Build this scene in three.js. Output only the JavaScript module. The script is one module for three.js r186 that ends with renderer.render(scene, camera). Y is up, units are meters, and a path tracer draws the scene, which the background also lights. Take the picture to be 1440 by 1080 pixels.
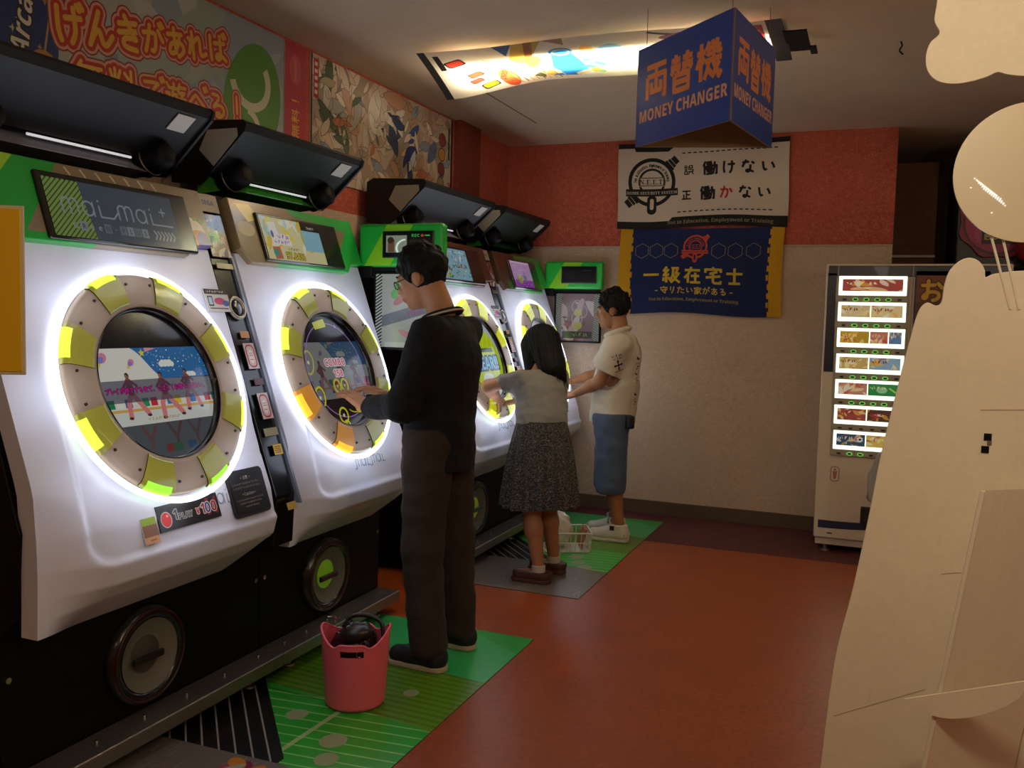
import * as THREE from 'three';
import { RoundedBoxGeometry } from 'three/addons/geometries/RoundedBoxGeometry.js';
import { mergeGeometries } from 'three/addons/utils/BufferGeometryUtils.js';
import { RectAreaLightUniformsLib } from 'three/addons/lights/RectAreaLightUniformsLib.js';
import { ImprovedNoise } from 'three/addons/math/ImprovedNoise.js';

// ---------------------------------------------------------------- camera, light, exposure
RectAreaLightUniformsLib.init();
const scene = new THREE.Scene();
scene.background = new THREE.Color(0x050403);
const renderer = new THREE.WebGLRenderer({ antialias: true });
renderer.toneMapping = THREE.LinearToneMapping;
renderer.toneMappingExposure = 0.68;
renderer.shadowMap.enabled = true;
renderer.shadowMap.type = THREE.PCFSoftShadowMap;

const FOCAL = 1267;                                   // pixels, for a 1440 x 1080 frame
const camera = new THREE.PerspectiveCamera(2 * Math.atan(540 / FOCAL) * 180 / Math.PI, 4 / 3, 0.05, 60);
const camRight = new THREE.Vector3(0.9263, 0.0254, -0.3760).normalize();
const camBack = new THREE.Vector3(0.3734, 0.0719, 0.9249);
camBack.addScaledVector(camRight, -camBack.dot(camRight)).normalize();
const camUp = new THREE.Vector3().crossVectors(camBack, camRight);
camera.position.set(0, 1.41, 0);
camera.quaternion.setFromRotationMatrix(new THREE.Matrix4().makeBasis(camRight, camUp, camBack));
camera.updateMatrixWorld(true);

const CEIL = 2.73, WALL_L = -2.70, WALL_B = -6.50, WALL_R = 3.2, WALL_F = 2.6;
const WARM = [1.0, 0.84, 0.60];
const LIGHTS = { ceiling: 2.0, towel: 46, addedPendant: 2.6, ring: 0.066, ringGlow: 3.0, vending: 1.9 };

// ---------------------------------------------------------------- helpers
const V = (x, y, z) => new THREE.Vector3(x, y, z);
let seedState = 12345;
const rnd = () => { seedState = (seedState * 1664525 + 1013904223) >>> 0; return seedState / 4294967296; };
const reseed = (s) => { seedState = s >>> 0; };
const noise = new ImprovedNoise();
const clamp = (x, a, b) => Math.min(b, Math.max(a, x));
const lerp = (a, b, t) => a + (b - a) * t;
const smooth = (a, b, x) => { const t = clamp((x - a) / (b - a), 0, 1); return t * t * (3 - 2 * t); };

const taken = new Map();
function numbered(name) {
  const n = taken.get(name) ?? 0; taken.set(name, n + 1);
  return n ? name + '_' + String(n).padStart(3, '0') : name;
}
function dress(o) { o.castShadow = true; o.receiveShadow = true; return o; }
function part(name, geo, mat, parent, label) {
  const m = dress(new THREE.Mesh(geo, mat)); m.name = name; parent.add(m);
  if (label) m.userData.label = label;
  return m;
}
function thing(name, label, category, pos = [0, 0, 0], turn = 0, group) {
  const o = new THREE.Group(); o.name = numbered(name); o.position.set(...pos); o.rotation.y = turn; scene.add(o);
  o.userData.label = label; o.userData.category = category;
  if (group) o.userData.group = group;
  return o;
}
function single(name, geo, mat, label, category, pos, group) {
  const m = dress(new THREE.Mesh(geo, mat)); m.name = numbered(name); scene.add(m);
  if (pos) m.position.set(...pos);
  m.userData.label = label; m.userData.category = category;
  if (group) m.userData.group = group;
  return m;
}
function structure(name, geo, mat, pos) {
  const m = geo ? dress(new THREE.Mesh(geo, mat)) : new THREE.Group();
  m.name = name; if (pos) m.position.set(...pos); m.userData.kind = 'structure'; scene.add(m);
  return m;
}
// a pixel of the photograph gives a direction; the distance comes from the plane that the thing stands in
function ray(u, v) { return V(0, 0, 0).addScaledVector(camRight, u - 720).addScaledVector(camUp, 540 - v).addScaledVector(camBack, -FOCAL); }
function onPlane(u, v, axis, value) { const r = ray(u, v), t = (value - camera.position[axis]) / r[axis]; return camera.position.clone().addScaledVector(r, t); }

const std = (o) => new THREE.MeshStandardMaterial(o);
const phys = (o) => new THREE.MeshPhysicalMaterial(o);
function canvasTex(w, h, draw, repeat) {
  const c = document.createElement('canvas'); c.width = w; c.height = h;
  const g = c.getContext('2d'); draw(g, w, h);
  const t = new THREE.CanvasTexture(c); t.colorSpace = THREE.SRGBColorSpace;
  if (repeat) { t.wrapS = t.wrapT = THREE.RepeatWrapping; t.repeat.set(...repeat); }
  return t;
}
function noiseTex(size, fn, srgb = true, repeat) {
  const d = new Uint8Array(size * size * 4);
  for (let y = 0; y < size; y++) for (let x = 0; x < size; x++) {
    const c = fn(x / size, y / size, x, y), i = (y * size + x) * 4;
    d[i] = clamp(c[0], 0, 255); d[i + 1] = clamp(c[1], 0, 255); d[i + 2] = clamp(c[2], 0, 255); d[i + 3] = 255;
  }
  const t = new THREE.DataTexture(d, size, size); t.magFilter = THREE.LinearFilter; t.minFilter = THREE.LinearMipmapLinearFilter;
  t.wrapS = t.wrapT = THREE.RepeatWrapping; if (srgb) t.colorSpace = THREE.SRGBColorSpace; if (repeat) t.repeat.set(...repeat);
  t.needsUpdate = true; return t;
}
// noise that repeats over the unit square
function tileNoise(u, v, f, z = 0) {
  const a = (x, y) => noise.noise(x * f, y * f, z);
  return lerp(lerp(a(u, v), a(u - 1, v), u), lerp(a(u, v - 1), a(u - 1, v - 1), u), v) * 1.3;
}
function box(w, h, d, x = 0, y = 0, z = 0) { return new THREE.BoxGeometry(w, h, d).translate(x, y, z); }
function rbox(w, h, d, r, x = 0, y = 0, z = 0, seg = 2) { return new RoundedBoxGeometry(w, h, d, seg, r).translate(x, y, z); }
function metric(geo) {                                  // uv in metres by the dominant face direction
  const p = geo.attributes.position, n = geo.attributes.normal, uv = new Float32Array(p.count * 2);
  for (let i = 0; i < p.count; i++) {
    const ax = Math.abs(n.getX(i)), ay = Math.abs(n.getY(i)), az = Math.abs(n.getZ(i));
    uv[i * 2] = ax > ay && ax > az ? p.getZ(i) : p.getX(i);
    uv[i * 2 + 1] = ay > ax && ay > az ? p.getZ(i) : p.getY(i);
  }
  geo.setAttribute('uv', new THREE.BufferAttribute(uv, 2)); return geo;
}
function bar(a, b, r, seg = 8) {                        // a round bar between two points
  const d = V().subVectors(b, a), g = new THREE.CylinderGeometry(r, r, d.length(), seg);
  g.applyQuaternion(new THREE.Quaternion().setFromUnitVectors(V(0, 1, 0), d.clone().normalize()));
  return g.translate((a.x + b.x) / 2, (a.y + b.y) / 2, (a.z + b.z) / 2);
}
function tube(points, r, seg = 24, rad = 8) { return new THREE.TubeGeometry(new THREE.CatmullRomCurve3(points), seg, r, rad); }
function extrudeZ(pts, z0, z1, bevel = 0) {             // a profile in x and y, drawn out along z
  const s = new THREE.Shape(pts.map(([x, y]) => new THREE.Vector2(x, y)));
  const g = new THREE.ExtrudeGeometry(s, { depth: z1 - z0 - 2 * bevel, bevelEnabled: bevel > 0, bevelSize: bevel, bevelThickness: bevel, bevelSegments: 2, bevelOffset: -bevel, steps: 1 });
  return g.translate(0, 0, z0 + bevel);
}
function merge(list) { return mergeGeometries(list.map((g) => { const q = g.index ? g.toNonIndexed() : g; for (const k of Object.keys(q.attributes)) if (!['position', 'normal', 'uv'].includes(k)) q.deleteAttribute(k); if (!q.attributes.uv) q.setAttribute('uv', new THREE.BufferAttribute(new Float32Array(q.attributes.position.count * 2), 2)); return q; })); }
function gridGeo(nu, nv, fn) {                          // fn(s, t) gives a point; uv = (s, t)
  const pos = [], uv = [], idx = [];
  for (let j = 0; j <= nv; j++) for (let i = 0; i <= nu; i++) { const p = fn(i / nu, j / nv); pos.push(p.x, p.y, p.z); uv.push(i / nu, j / nv); }
  for (let j = 0; j < nv; j++) for (let i = 0; i < nu; i++) { const a = j * (nu + 1) + i, b = a + 1, c = a + nu + 1, d = c + 1; idx.push(a, b, d, a, d, c); }
  const g = new THREE.BufferGeometry();
  g.setAttribute('position', new THREE.Float32BufferAttribute(pos, 3)); g.setAttribute('uv', new THREE.Float32BufferAttribute(uv, 2));
  g.setIndex(idx); g.computeVertexNormals(); return g;
}
function glow(tex, strength, rough = 0.25, extra = {}) { return std({ color: 0x050505, emissive: 0xffffff, emissiveMap: tex, emissiveIntensity: strength, roughness: rough, ...extra }); }

// ---------------------------------------------------------------- Japanese letters as strokes on a ten by ten field
const KANA = {
  け: '2,1 1.7,4 1.6,7 2.2,8.8|4.2,3.4 9,3.2|7,1 7.1,5 6.7,7.5 5.4,9.2', ん: '5.2,0.8 1.2,9|1.2,9 3.5,5.4 4.8,5.2 5.2,7 5.6,8.8 7,9 9,6.5',
  き: '2,2.6 8,2.2|1.6,4.8 8.6,4.2|4.2,0.6 5.4,3.4 7.4,6.4|7.4,6.4 4,5.8 2.4,7.2 3.6,8.8 7.2,9.1', か: '1,3.2 5.6,2.8 6.4,4 5.4,9 4,8.6|4,0.8 3.2,4.6 1.2,8.8|7.6,2.4 9.2,5.4',
  あ: '1.6,2.6 8,2.3|4.6,0.6 4.4,4 4.8,8.2|6.8,3.6 5.4,7.4 2.6,9 1.6,7.4 3,5.2 6.2,4.6 8.6,6 8.4,8.2 5.8,9.4', れ: '2.8,0.8 2.8,9.4|0.8,3 2.8,2.8 0.8,7.6|2.8,4.4 5.6,2 6.6,3 6.2,7.2 7,8.6 9.2,7.4',
  は: '1.8,1 1.4,4 1.6,8.8|3.8,3.2 9,3|6.8,0.8 6.9,7.4 5.4,9 3.8,8 5,6.8 7,7.2 9.2,8.8', て: '1.2,2.2 8.6,1.6 5.4,3.4 4.2,6 5.2,8.4 7.4,9', へ: '0.8,6.2 3.6,3 4.6,3.2 9.2,7.6',
  る: '2.4,1.4 7.4,1.2 1.8,6.4 4.8,4.6 7.8,5.4 8.2,7.6 6,9.2 3.8,8.8 4.2,7.4 5.8,7.8', な: '1.2,2.6 5.6,2.2|3.8,0.8 1.2,5.6|7,2 8.8,3.4|6.4,4 6.4,7.6 4.8,9 3.4,8 4.8,6.9 8.4,8.8',
  い: '1.8,2 2,6 3.2,8 4.2,6.8|7.2,2.6 8.6,4.6 8.8,6.4', り: '3,1 2.6,4.6 3.4,5.4|7,1 7,5.6 4.4,9.4', た: '1,2.6 6,2.2|3.6,0.8 1.2,9|5.6,4.4 8.8,4.2|5.2,7.4 6,8.8 9,8.8',
  し: '3.2,1 2.8,6.4 3.6,8.8 6,8.8 8.4,6.6', ま: '1.8,2.4 8.2,2.2|2,4.6 8,4.4|5.2,0.8 5.2,7.4 3.8,9 2,8 3.6,6.8 8.4,8.8', す: '0.8,2.6 9.2,2.4|5.8,0.6 5.8,5 4.4,6.2 3.6,5 4.8,4 6,5.6 4,9.4',
  ら: '4,0.8 6,1.8|3,3 2.6,6.4 5.2,4.8 7.8,5.6 7.4,8.2 4,9.4', く: '6.8,0.8 2.8,5 6.8,9.2', お: '1.4,2.8 6,2.6|3.6,0.8 3.6,7.4 2.2,8.8 1.4,7.4 4.6,5.2 8,6 7.8,8.6 5.6,9.2|7.4,2 9,3.8',
  ち: '1.4,2.6 8.4,2.2|4.4,0.8 2.8,5.6 6.2,4.6 8.2,6.4 6.8,8.6 3.6,9.2', さ: '1.6,3 8.6,2.4|4.8,0.8 7.4,6|7.4,6 3.8,5.6 2.4,7.2 3.6,8.8 7,9', み: '1.6,2 5.6,1.8 2.6,8.2 1.2,7 3.8,5.8 9,7|7.8,4 7,7 5,9.4',
  よ: '5.2,2.8 8.6,2.6|5.2,0.8 5.3,7.2 3.6,9 2,8 3.6,6.8 8.6,8.8', フ: '1.2,2.6 7.6,2.4 7.2,5 3.2,9.2', レ: '2.6,1 2.6,8.8 5.4,7.6 8.8,4', イ: '7.8,0.8 1.4,5.4|5,3.6 5,9.4',
  サ: '0.8,3.2 9.2,3.2|3,1 3,6|7,1 7,5.6 4,9.2', ラ: '2.4,1.4 7.6,1.4|1.4,3.8 8.2,3.8 7.2,6.8 3.6,9.2', ハ: '3.4,2.6 1,8.4|6.4,2.6 9,8.4', '、': '2,7.6 3.4,9', '。': '2,8.2 2.8,7.6 3.4,8.4 2.6,9 2,8.2', '！': '5,0.6 5,6.4|5,8.6 5,9',
};
const KANJI = {
  一: '0.6,5 9.4,5', 士: '5,0.8 5,9|0.8,3.8 9.2,3.8|2,9 8,9', 正: '1,1.4 9,1.4|5,1.4 5,9|5,5 8.4,5|2.4,4.4 2.4,9|0.6,9 9.4,9', 了: '1.4,1.4 8,1.4 5,4|5,4 5,9 3.6,8.4',
  両: '0.8,1.2 9.2,1.2|5,1.2 5,7.6|1.2,3.6 8.8,3.6 8.8,9.2 7.8,8.8|1.2,3.6 1.2,9.4|3,5.2 3,7.6 7,7.6 7,5.2',
  替: '0.8,2 4.4,2|0.6,3.6 4.6,3.6|2.6,0.6 2.4,3.6 0.8,5.4|2.8,3.8 4.2,5|5.4,2 9.2,2|5.2,3.6 9.4,3.6|7.2,0.6 7,3.6 5.4,5.4|7.4,3.8 9.2,5|2.2,5.8 7.8,5.8 7.8,9.6 2.2,9.6 2.2,5.8|2.2,7.6 7.8,7.6',
  機: '0.4,2.8 3.6,2.8|2,0.6 2,9.6|2,3.2 0.4,6.4|2.2,3.8 3.4,5.4|5,0.8 4.2,2.2 5.2,2.4 4.2,4|5.4,3.4 5.6,4.2|8,0.6 7.4,2.2 8.6,2.4 7.6,4|8.8,3.2 9.2,4.2|3.6,5.2 9.6,5.2|6.2,0.6 6.8,6 8.8,9.4 9.6,8.2|8.8,6 6.2,9.4|4.8,5.2 4.6,7 3.4,9.4|4.6,7 6,8.4',
  働: '2,0.6 0.6,4|1.4,3 1.4,9.6|2.6,1.4 6.2,1|2.4,2.4 6.6,2.4|4.4,1.2 4.4,9|2.8,3.6 6.2,3.6 6.2,6 2.8,6 2.8,3.6|2.8,4.8 6.2,4.8|2.6,7.4 6.4,7.4|2.4,9.2 6.8,8.8|6.8,3.4 9.4,3.4 9.2,8.8 8.2,8.4|8,0.8 8,4 6.8,9.2',
  誤: '1,1 3.6,1|0.4,2.4 4.2,2.4|1,3.8 3.6,3.8|1,5.2 3.6,5.2|1,6.6 3.6,6.6 3.6,9.2 1,9.2 1,6.6|5.6,0.8 8.6,0.8 8.6,3 5.6,3 5.6,0.8|5.4,1 5.2,4.6 9.2,4.6 9,6.6|4.4,6.6 9.6,6.6|6.2,6.8 4.6,9.6|7.8,6.8 9.6,9.4',
  級: '2.4,0.6 0.8,2.8 2.8,3.4|3.4,2 0.8,5.4 3.8,5|2.2,5.2 2.2,9.6|0.8,6.6 0.6,8.8|3.4,6.4 4,8|5,1.4 8.4,1.4 7.4,4.4 9,4.4 6.4,8 4.6,9.6|6,1.4 5.8,5 4.4,9|5.8,4.6 7.6,8 9.6,9.6',
  在: '0.8,2.4 9.2,2.4|4.4,0.6 3,4.4 0.6,6.8|2.6,5 2.6,9.6|4.2,5.6 8.8,5.6|6.6,3.8 6.6,9.2|3.8,9.2 9.4,9.2', 宅: '5,0.4 5,1.8|0.8,3.6 0.8,1.8 9.2,1.8 9.2,3.4|7.4,3 3,4.2|1,6.2 9,5.4|5,3.8 5,8.6 6,9.2 9,9.2 9.2,7.8',
  守: '5,0.4 5,1.8|0.8,3.4 0.8,1.8 9.2,1.8 9.2,3.4|1,5 9,5|6.8,3.4 6.8,9.2 5.4,8.8|3,6.2 4.2,7.6',
  家: '5,0.4 5,1.6|0.8,3.2 0.8,1.6 9.2,1.6 9.2,3.2|1.8,3.4 8.2,3.4|5.4,3.4 1,6|4,4.6 5.8,7.2 5.2,9.6 4,9.2|5,5.8 1,8|5.4,7.2 1.2,9.8|8.4,4.8 6,6.4|6,5.6 9.4,9.2',
  無: '2.6,0.6 0.8,3|2,1.8 9,1.8|0.8,4.2 9.4,4.2|1,6.6 9.2,6.6|2.4,2 2.4,6.6|4.2,2 4.2,6.6|6,2 6,6.6|7.8,2 7.8,6.6|1.6,7.8 1,9.6|3.8,7.8 4.2,9.4|6,7.8 6.6,9.4|8,7.8 9,9.6',
  料: '2.6,0.6 2.6,9.6|0.6,4 4.8,4|1,1.2 1.6,3|4.4,1 3.6,3|2.6,4.2 0.6,7.4|2.8,4.6 4.6,6.6|6,1.4 7.2,2.6|5.6,3.8 6.8,5|5,7 9.6,6.2|8.2,0.6 8.2,9.6',
  遊: '0.8,1 1.8,2.4|0.4,4.2 1.8,4.2 1.6,7 0.6,8.8|1.6,7.8 4,9.2 9.6,9.2|2.4,2.4 5.6,2.4|4,0.8 4,2.4|3.6,2.6 2.6,7.6|3.4,4.4 5.2,4.4 5,7.4 4.4,7.2|6.8,0.8 6,3|6.4,1.8 9.4,1.8|6.4,3.6 8.8,3.4 7.6,4.6 7.6,7.6 6.8,7.4|5.8,5.6 9.4,5.6',
  終: '2.4,0.6 0.8,2.8 2.8,3.4|3.4,2 0.8,5.4 3.8,5|2.2,5.2 2.2,9.6|0.8,6.6 0.6,8.8|3.4,6.4 4,8|6.4,0.6 5,3.6|6,1.8 8.8,1.8 5,6|6,3 9.4,6|6.4,6.4 7.6,7.4|5.8,8.2 7.8,9.6',
  待: '3,0.6 0.8,2.8|3.2,2.8 0.6,5.6|2.2,4.4 2.2,9.6|4.4,2 9,2|6.6,0.6 6.6,4|3.8,4 9.6,4|4,6 9.4,6|8,4.4 8,9.2 6.8,8.8|5,7 6,8', 注: '1.4,1 2.6,2|0.8,3.6 2,4.6|0.8,9.4 2.6,6|6,0.6 6.8,1.6|4,2.4 9.2,2.4|4.2,5.4 9,5.4|6.6,2.4 6.6,9.2|3.4,9.2 9.6,9.2',
  意: '5,0.4 5,1.2|1.4,1.2 8.6,1.2|3.4,1.6 3.8,2.6|6.6,1.6 6.2,2.6|0.8,2.8 9.2,2.8|2.6,3.8 7.4,3.8 7.4,6.2 2.6,6.2 2.6,3.8|2.6,5 7.4,5|1.2,7.2 0.8,9|3,7 3.4,9.4 7,9.4 7.2,8.2|8.4,7.2 9.2,8.6',
  愛: '8,0.6 2,1.2|2.4,1.8 3,2.8|5,1.6 5.2,2.6|8,1.4 7,2.8|0.8,4.6 0.8,3.2 9.2,3.2 9.2,4.6|2.2,4.4 1.8,5.6|3.6,4.2 4,5.6 6.4,5.6|7.6,4.4 8.4,5.6|4,5.8 1.4,8.4|3.6,6.8 7.4,6.8 5,8.6 1.4,9.8|4,7.6 9,9.8',
  悲: '4,0.6 4,5.4|6,0.6 6,5.4|1,1.4 4,1.4|1,3 4,3|0.8,4.8 4,4.6|6,1.4 9,1.4|6,3 9,3|6,4.8 9.2,4.8|1.4,6.6 0.8,9|3,6.4 3.4,9.2 7,9.2 7.2,8|8.4,6.6 9.4,8.6',
};
const VOICED = { げ: 'け', が: 'か', ば: 'は', で: 'て', べ: 'へ', だ: 'た', バ: 'ハ' };
function glyph(ch) {
  const base = VOICED[ch] ?? (ch === 'プ' ? 'フ' : ch), src = KANA[base] ?? KANJI[base];
  if (!src) return null;
  const strokes = src.split('|').map((s) => s.trim().split(' ').map((p) => p.split(',').map(Number)));
  if (VOICED[ch]) strokes.push([[8.2, 0.2], [8.9, 1.3]], [[9.3, -0.2], [10, 0.9]]);
  if (ch === 'プ') strokes.push([[8.2, 0.8], [9, 0.2], [9.7, 0.9], [9, 1.7], [8.2, 0.8]]);
  return { strokes, round: base in KANA };
}
// write(g, text, x, y, size, {color, weight, outline: [[color, extra width], ...], gap, font, squash}) draws a line of text with its top left corner at x, y
function write(g, text, x, y, size, o = {}) {
  const w = (o.weight ?? 0.1) * size, passes = [...(o.outline ?? []).map(([c, e]) => [c, w + e * size]), [o.color ?? '#000', w]];
  g.lineCap = o.cap ?? 'round'; g.lineJoin = 'round';
  for (const [color, width] of passes) {
    let cx = x; g.strokeStyle = color; g.fillStyle = color;
    for (const ch of text) {
      const gl = glyph(ch), k = size / 10;
      if (!gl) { cx += size * 0.4; continue; }
      for (const s of gl.strokes) {
        g.lineWidth = width; g.beginPath(); g.moveTo(cx + s[0][0] * k, y + s[0][1] * k);
        if (gl.round && s.length > 2) {
          for (let i = 1; i < s.length - 1; i++) { const ex = i === s.length - 2 ? s[i + 1][0] : (s[i][0] + s[i + 1][0]) / 2, ey = i === s.length - 2 ? s[i + 1][1] : (s[i][1] + s[i + 1][1]) / 2; g.quadraticCurveTo(cx + s[i][0] * k, y + s[i][1] * k, cx + ex * k, y + ey * k); }
        } else for (let i = 1; i < s.length; i++) g.lineTo(cx + s[i][0] * k, y + s[i][1] * k);
        g.stroke();
      }
      cx += size * (o.gap ?? 1.06);
    }
  }
}
function latin(g, text, x, y, size, color, o = {}) {
  g.font = (o.style ?? 'bold') + ' ' + size + 'px ' + (o.font ?? 'sans-serif'); g.textAlign = o.align ?? 'left'; g.textBaseline = 'middle';
  if (o.outline) { g.strokeStyle = o.outline; g.lineWidth = size * (o.width ?? 0.2); g.lineJoin = 'round'; g.strokeText(text, x, y); }
  g.fillStyle = color; g.fillText(text, x, y);
}
function scribble(g, x, y, w, h, color) {               // print too small to read: a row of short strokes
  g.strokeStyle = color; g.lineWidth = h * 0.16; g.lineCap = 'round'; let q = 7;
  for (let cx = x; cx < x + w - h * 0.5; cx += h * 0.82) { for (let i = 0; i < 3; i++) { q = (q * 37 + 11) % 101; const a = q / 101, b = ((q * 13) % 101) / 101; g.beginPath(); g.moveTo(cx + a * h * 0.6, y + b * h); g.lineTo(cx + b * h * 0.6, y + ((q * 29) % 101) / 101 * h); g.stroke(); } }
}
function poly(g, pts, color) { g.fillStyle = color; g.beginPath(); pts.forEach(([x, y], i) => (i ? g.lineTo(x, y) : g.moveTo(x, y))); g.closePath(); g.fill(); }
function disc(g, x, y, rx, ry, color, rot = 0) { g.fillStyle = color; g.beginPath(); g.ellipse(x, y, rx, ry ?? rx, rot, 0, Math.PI * 2); g.fill(); }
function star(g, x, y, r, color, n = 5, inner = 0.45) { const p = []; for (let i = 0; i < n * 2; i++) { const a = i * Math.PI / n - Math.PI / 2, q = i % 2 ? r * inner : r; p.push([x + Math.cos(a) * q, y + Math.sin(a) * q]); } poly(g, p, color); }
function blobs(g, w, h, colors, count, size, stroke) {   // loose brush shapes: a plain stand-in for printed artwork
  for (let i = 0; i < count; i++) {
    const x = rnd() * w, y = rnd() * h, r = size * (0.35 + rnd()), a = rnd() * 6.3;
    g.save(); g.translate(x, y); g.rotate(a);
    g.beginPath(); g.moveTo(-r, 0); g.bezierCurveTo(-r * 0.5, -r * (0.3 + rnd() * 0.6), r * 0.4, -r * rnd() * 0.7, r, r * (rnd() - 0.5)); g.bezierCurveTo(r * 0.5, r * 0.5, -r * 0.4, r * (0.2 + rnd() * 0.5), -r, 0);
    g.fillStyle = colors[Math.floor(rnd() * colors.length)]; g.fill();
    if (stroke) { g.lineWidth = stroke; g.strokeStyle = 'rgba(40,30,26,0.8)'; g.stroke(); }
    g.restore();
  }
}
// ---------------------------------------------------------------- materials of the room
const speckle = (r, g, b, amp, coarse, seed) => noiseTex(512, (u, v, x, y) => {
  const n = tileNoise(u, v, 90, seed) * amp + tileNoise(u, v, 28, seed + 3) * amp * 0.6 + tileNoise(u, v, 5, seed + 7) * coarse;
  return [r + n, g + n * 0.9, b + n * 0.8];
});
const redPaper = std({ map: speckle(176, 84, 64, 26, 8, 1), roughness: 0.85 });
const greyPaper = std({ map: speckle(192, 168, 146, 16, 6, 11), roughness: 0.9 });
const ceilingMat = std({ map: speckle(214, 196, 172, 5, 4, 21), roughness: 0.95 });
const floorMap = noiseTex(1024, (u, v) => {
  const n = tileNoise(u, v, 70, 2) * 16 + tileNoise(u, v, 190, 4) * 20 + tileNoise(u, v, 8, 5) * 11;
  const grain = tileNoise((u * 1) % 1, v, 40, 9) * 5;
  return [146 + n + grain, 64 + n * 0.55 + grain * 0.6, 17 + n * 0.3];
});
floorMap.repeat.set(0.6, 0.6);
const floorMat = phys({ map: floorMap, roughness: 0.42, clearcoat: 0.15, clearcoatRoughness: 0.3 });
const purpleMat = std({ map: speckle(88, 38, 40, 16, 8, 31), roughness: 0.6 });
const darkBrown = std({ map: speckle(122, 84, 56, 12, 6, 41), roughness: 0.8 });
const baseMat = std({ color: 0x5a4632, roughness: 0.6 });
const whiteTrim = std({ color: 0xd8cdbb, roughness: 0.5 });
const blackMat = phys({ color: 0x070606, roughness: 0.55, specularIntensity: 0.4 });
const blackGloss = phys({ color: 0x0b0a0a, roughness: 0.22, clearcoat: 0.6, clearcoatRoughness: 0.15 });
const steelMat = std({ color: 0x9a9186, metalness: 0.85, roughness: 0.38 });
const chromeMat = std({ color: 0xc9c9c9, metalness: 1, roughness: 0.2 });

// ---------------------------------------------------------------- the room
const T = 0.12, ZR = -8.6;                             // wall thickness, back of the recess
structure('floor', metric(box(WALL_R - WALL_L + 2 * T, 0.1, WALL_F - ZR + 2 * T, (WALL_R + WALL_L) / 2, -0.05, (WALL_F + ZR) / 2)), floorMat);
{ // a strip of another flooring runs along the back wall
  const strip = structure('trim_1', metric(box(0.05 - WALL_L, 0.002, 0.83, (WALL_L + 0.05) / 2, 0.001, -6.085)), purpleMat);
  strip.userData.label = 'dark purple floor strip along the back wall';
}
structure('ceiling', metric(box(WALL_R - WALL_L + 2 * T, 0.1, WALL_F - ZR + 2 * T, (WALL_R + WALL_L) / 2, CEIL + 0.05, (WALL_F + ZR) / 2)), ceilingMat);
const LINE = 1.96;                                      // where the red paper begins
{
  const w = structure('wall_left');
  part('lower_wallpaper', metric(box(T, LINE, WALL_F - WALL_B, WALL_L - T / 2, LINE / 2, (WALL_F + WALL_B) / 2)), greyPaper, w);
  part('upper_wallpaper', metric(box(T, CEIL - LINE, WALL_F - WALL_B, WALL_L - T / 2, (CEIL + LINE) / 2, (WALL_F + WALL_B) / 2)), redPaper, w);
  const b = structure('wall_back'), x0 = WALL_L - T, x1 = 0.06;
  part('lower_wallpaper', metric(box(x1 - x0, LINE, T, (x0 + x1) / 2, LINE / 2, WALL_B - T / 2)), greyPaper, b);
  part('upper_wallpaper', metric(box(x1 - x0, CEIL - LINE, T, (x0 + x1) / 2, (CEIL + LINE) / 2, WALL_B - T / 2)), redPaper, b);
  structure('trim_2', rbox(x1 - WALL_L, 0.012, 0.014, 0.004, (WALL_L + x1) / 2, LINE, WALL_B + 0.006), std({ color: 0xb9a48f, roughness: 0.7 }));
  structure('baseboard_back', rbox(x1 - WALL_L, 0.1, 0.016, 0.004, (WALL_L + x1) / 2, 0.05, WALL_B + 0.008), baseMat);
  structure('baseboard_left', rbox(0.016, 0.1, WALL_F - WALL_B - 0.02, 0.004, WALL_L + 0.008, 0.05, (WALL_F + WALL_B) / 2 + 0.01), baseMat);
  structure('trim_3', metric(box(0.05, CEIL - 0.002, 0.32, WALL_L + 0.025, CEIL / 2, -5.70)), std({ map: speckle(120, 48, 30, 16, 6, 51), roughness: 0.85 }));
}
structure('wall_recess', metric(box(WALL_R - 0.06 + T, CEIL, T, (WALL_R + T + 0.06) / 2, CEIL / 2, ZR - T / 2)), darkBrown);
structure('wall_recess_side', metric(box(T, CEIL, WALL_B - T - ZR, 0.06 - T / 2, CEIL / 2, (WALL_B - T + ZR) / 2)), darkBrown);
structure('wall_right', metric(box(T, CEIL, WALL_F - ZR, WALL_R + T / 2, CEIL / 2, (WALL_F + ZR) / 2)), greyPaper);
structure('wall_front', metric(box(WALL_R - WALL_L + 2 * T, CEIL, T, (WALL_R + WALL_L) / 2, CEIL / 2, WALL_F + T / 2)), greyPaper);
structure('trim_4', box(0.005, 0.004, 1.55, -2.20, CEIL - 0.002, -5.0), std({ color: 0x8a745a, roughness: 0.9 })).userData.label = 'dark joint between ceiling boards';
{ // brown partition in the recess with a pale ledge
  const p = thing('partition_panel', 'dark brown partition panel with a pale ledge behind the vending machine', 'partition', [0.20, 0, -7.3]);
  part('panel', metric(box(0.30, 2.62, 0.05, 0, 1.31, 0)), darkBrown, p);
  part('ledge', rbox(0.31, 0.02, 0.06, 0.006, 0, 1.94, 0.05), whiteTrim, p);
}
single('ceiling_hook', tube([V(0, 0, 0), V(0.006, -0.02, 0), V(-0.004, -0.04, 0), V(0.012, -0.06, 0)], 0.004, 12, 6), blackMat, 'small dark hook hanging from the ceiling', 'hook', [0.03, CEIL, -4.6]);

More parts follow.
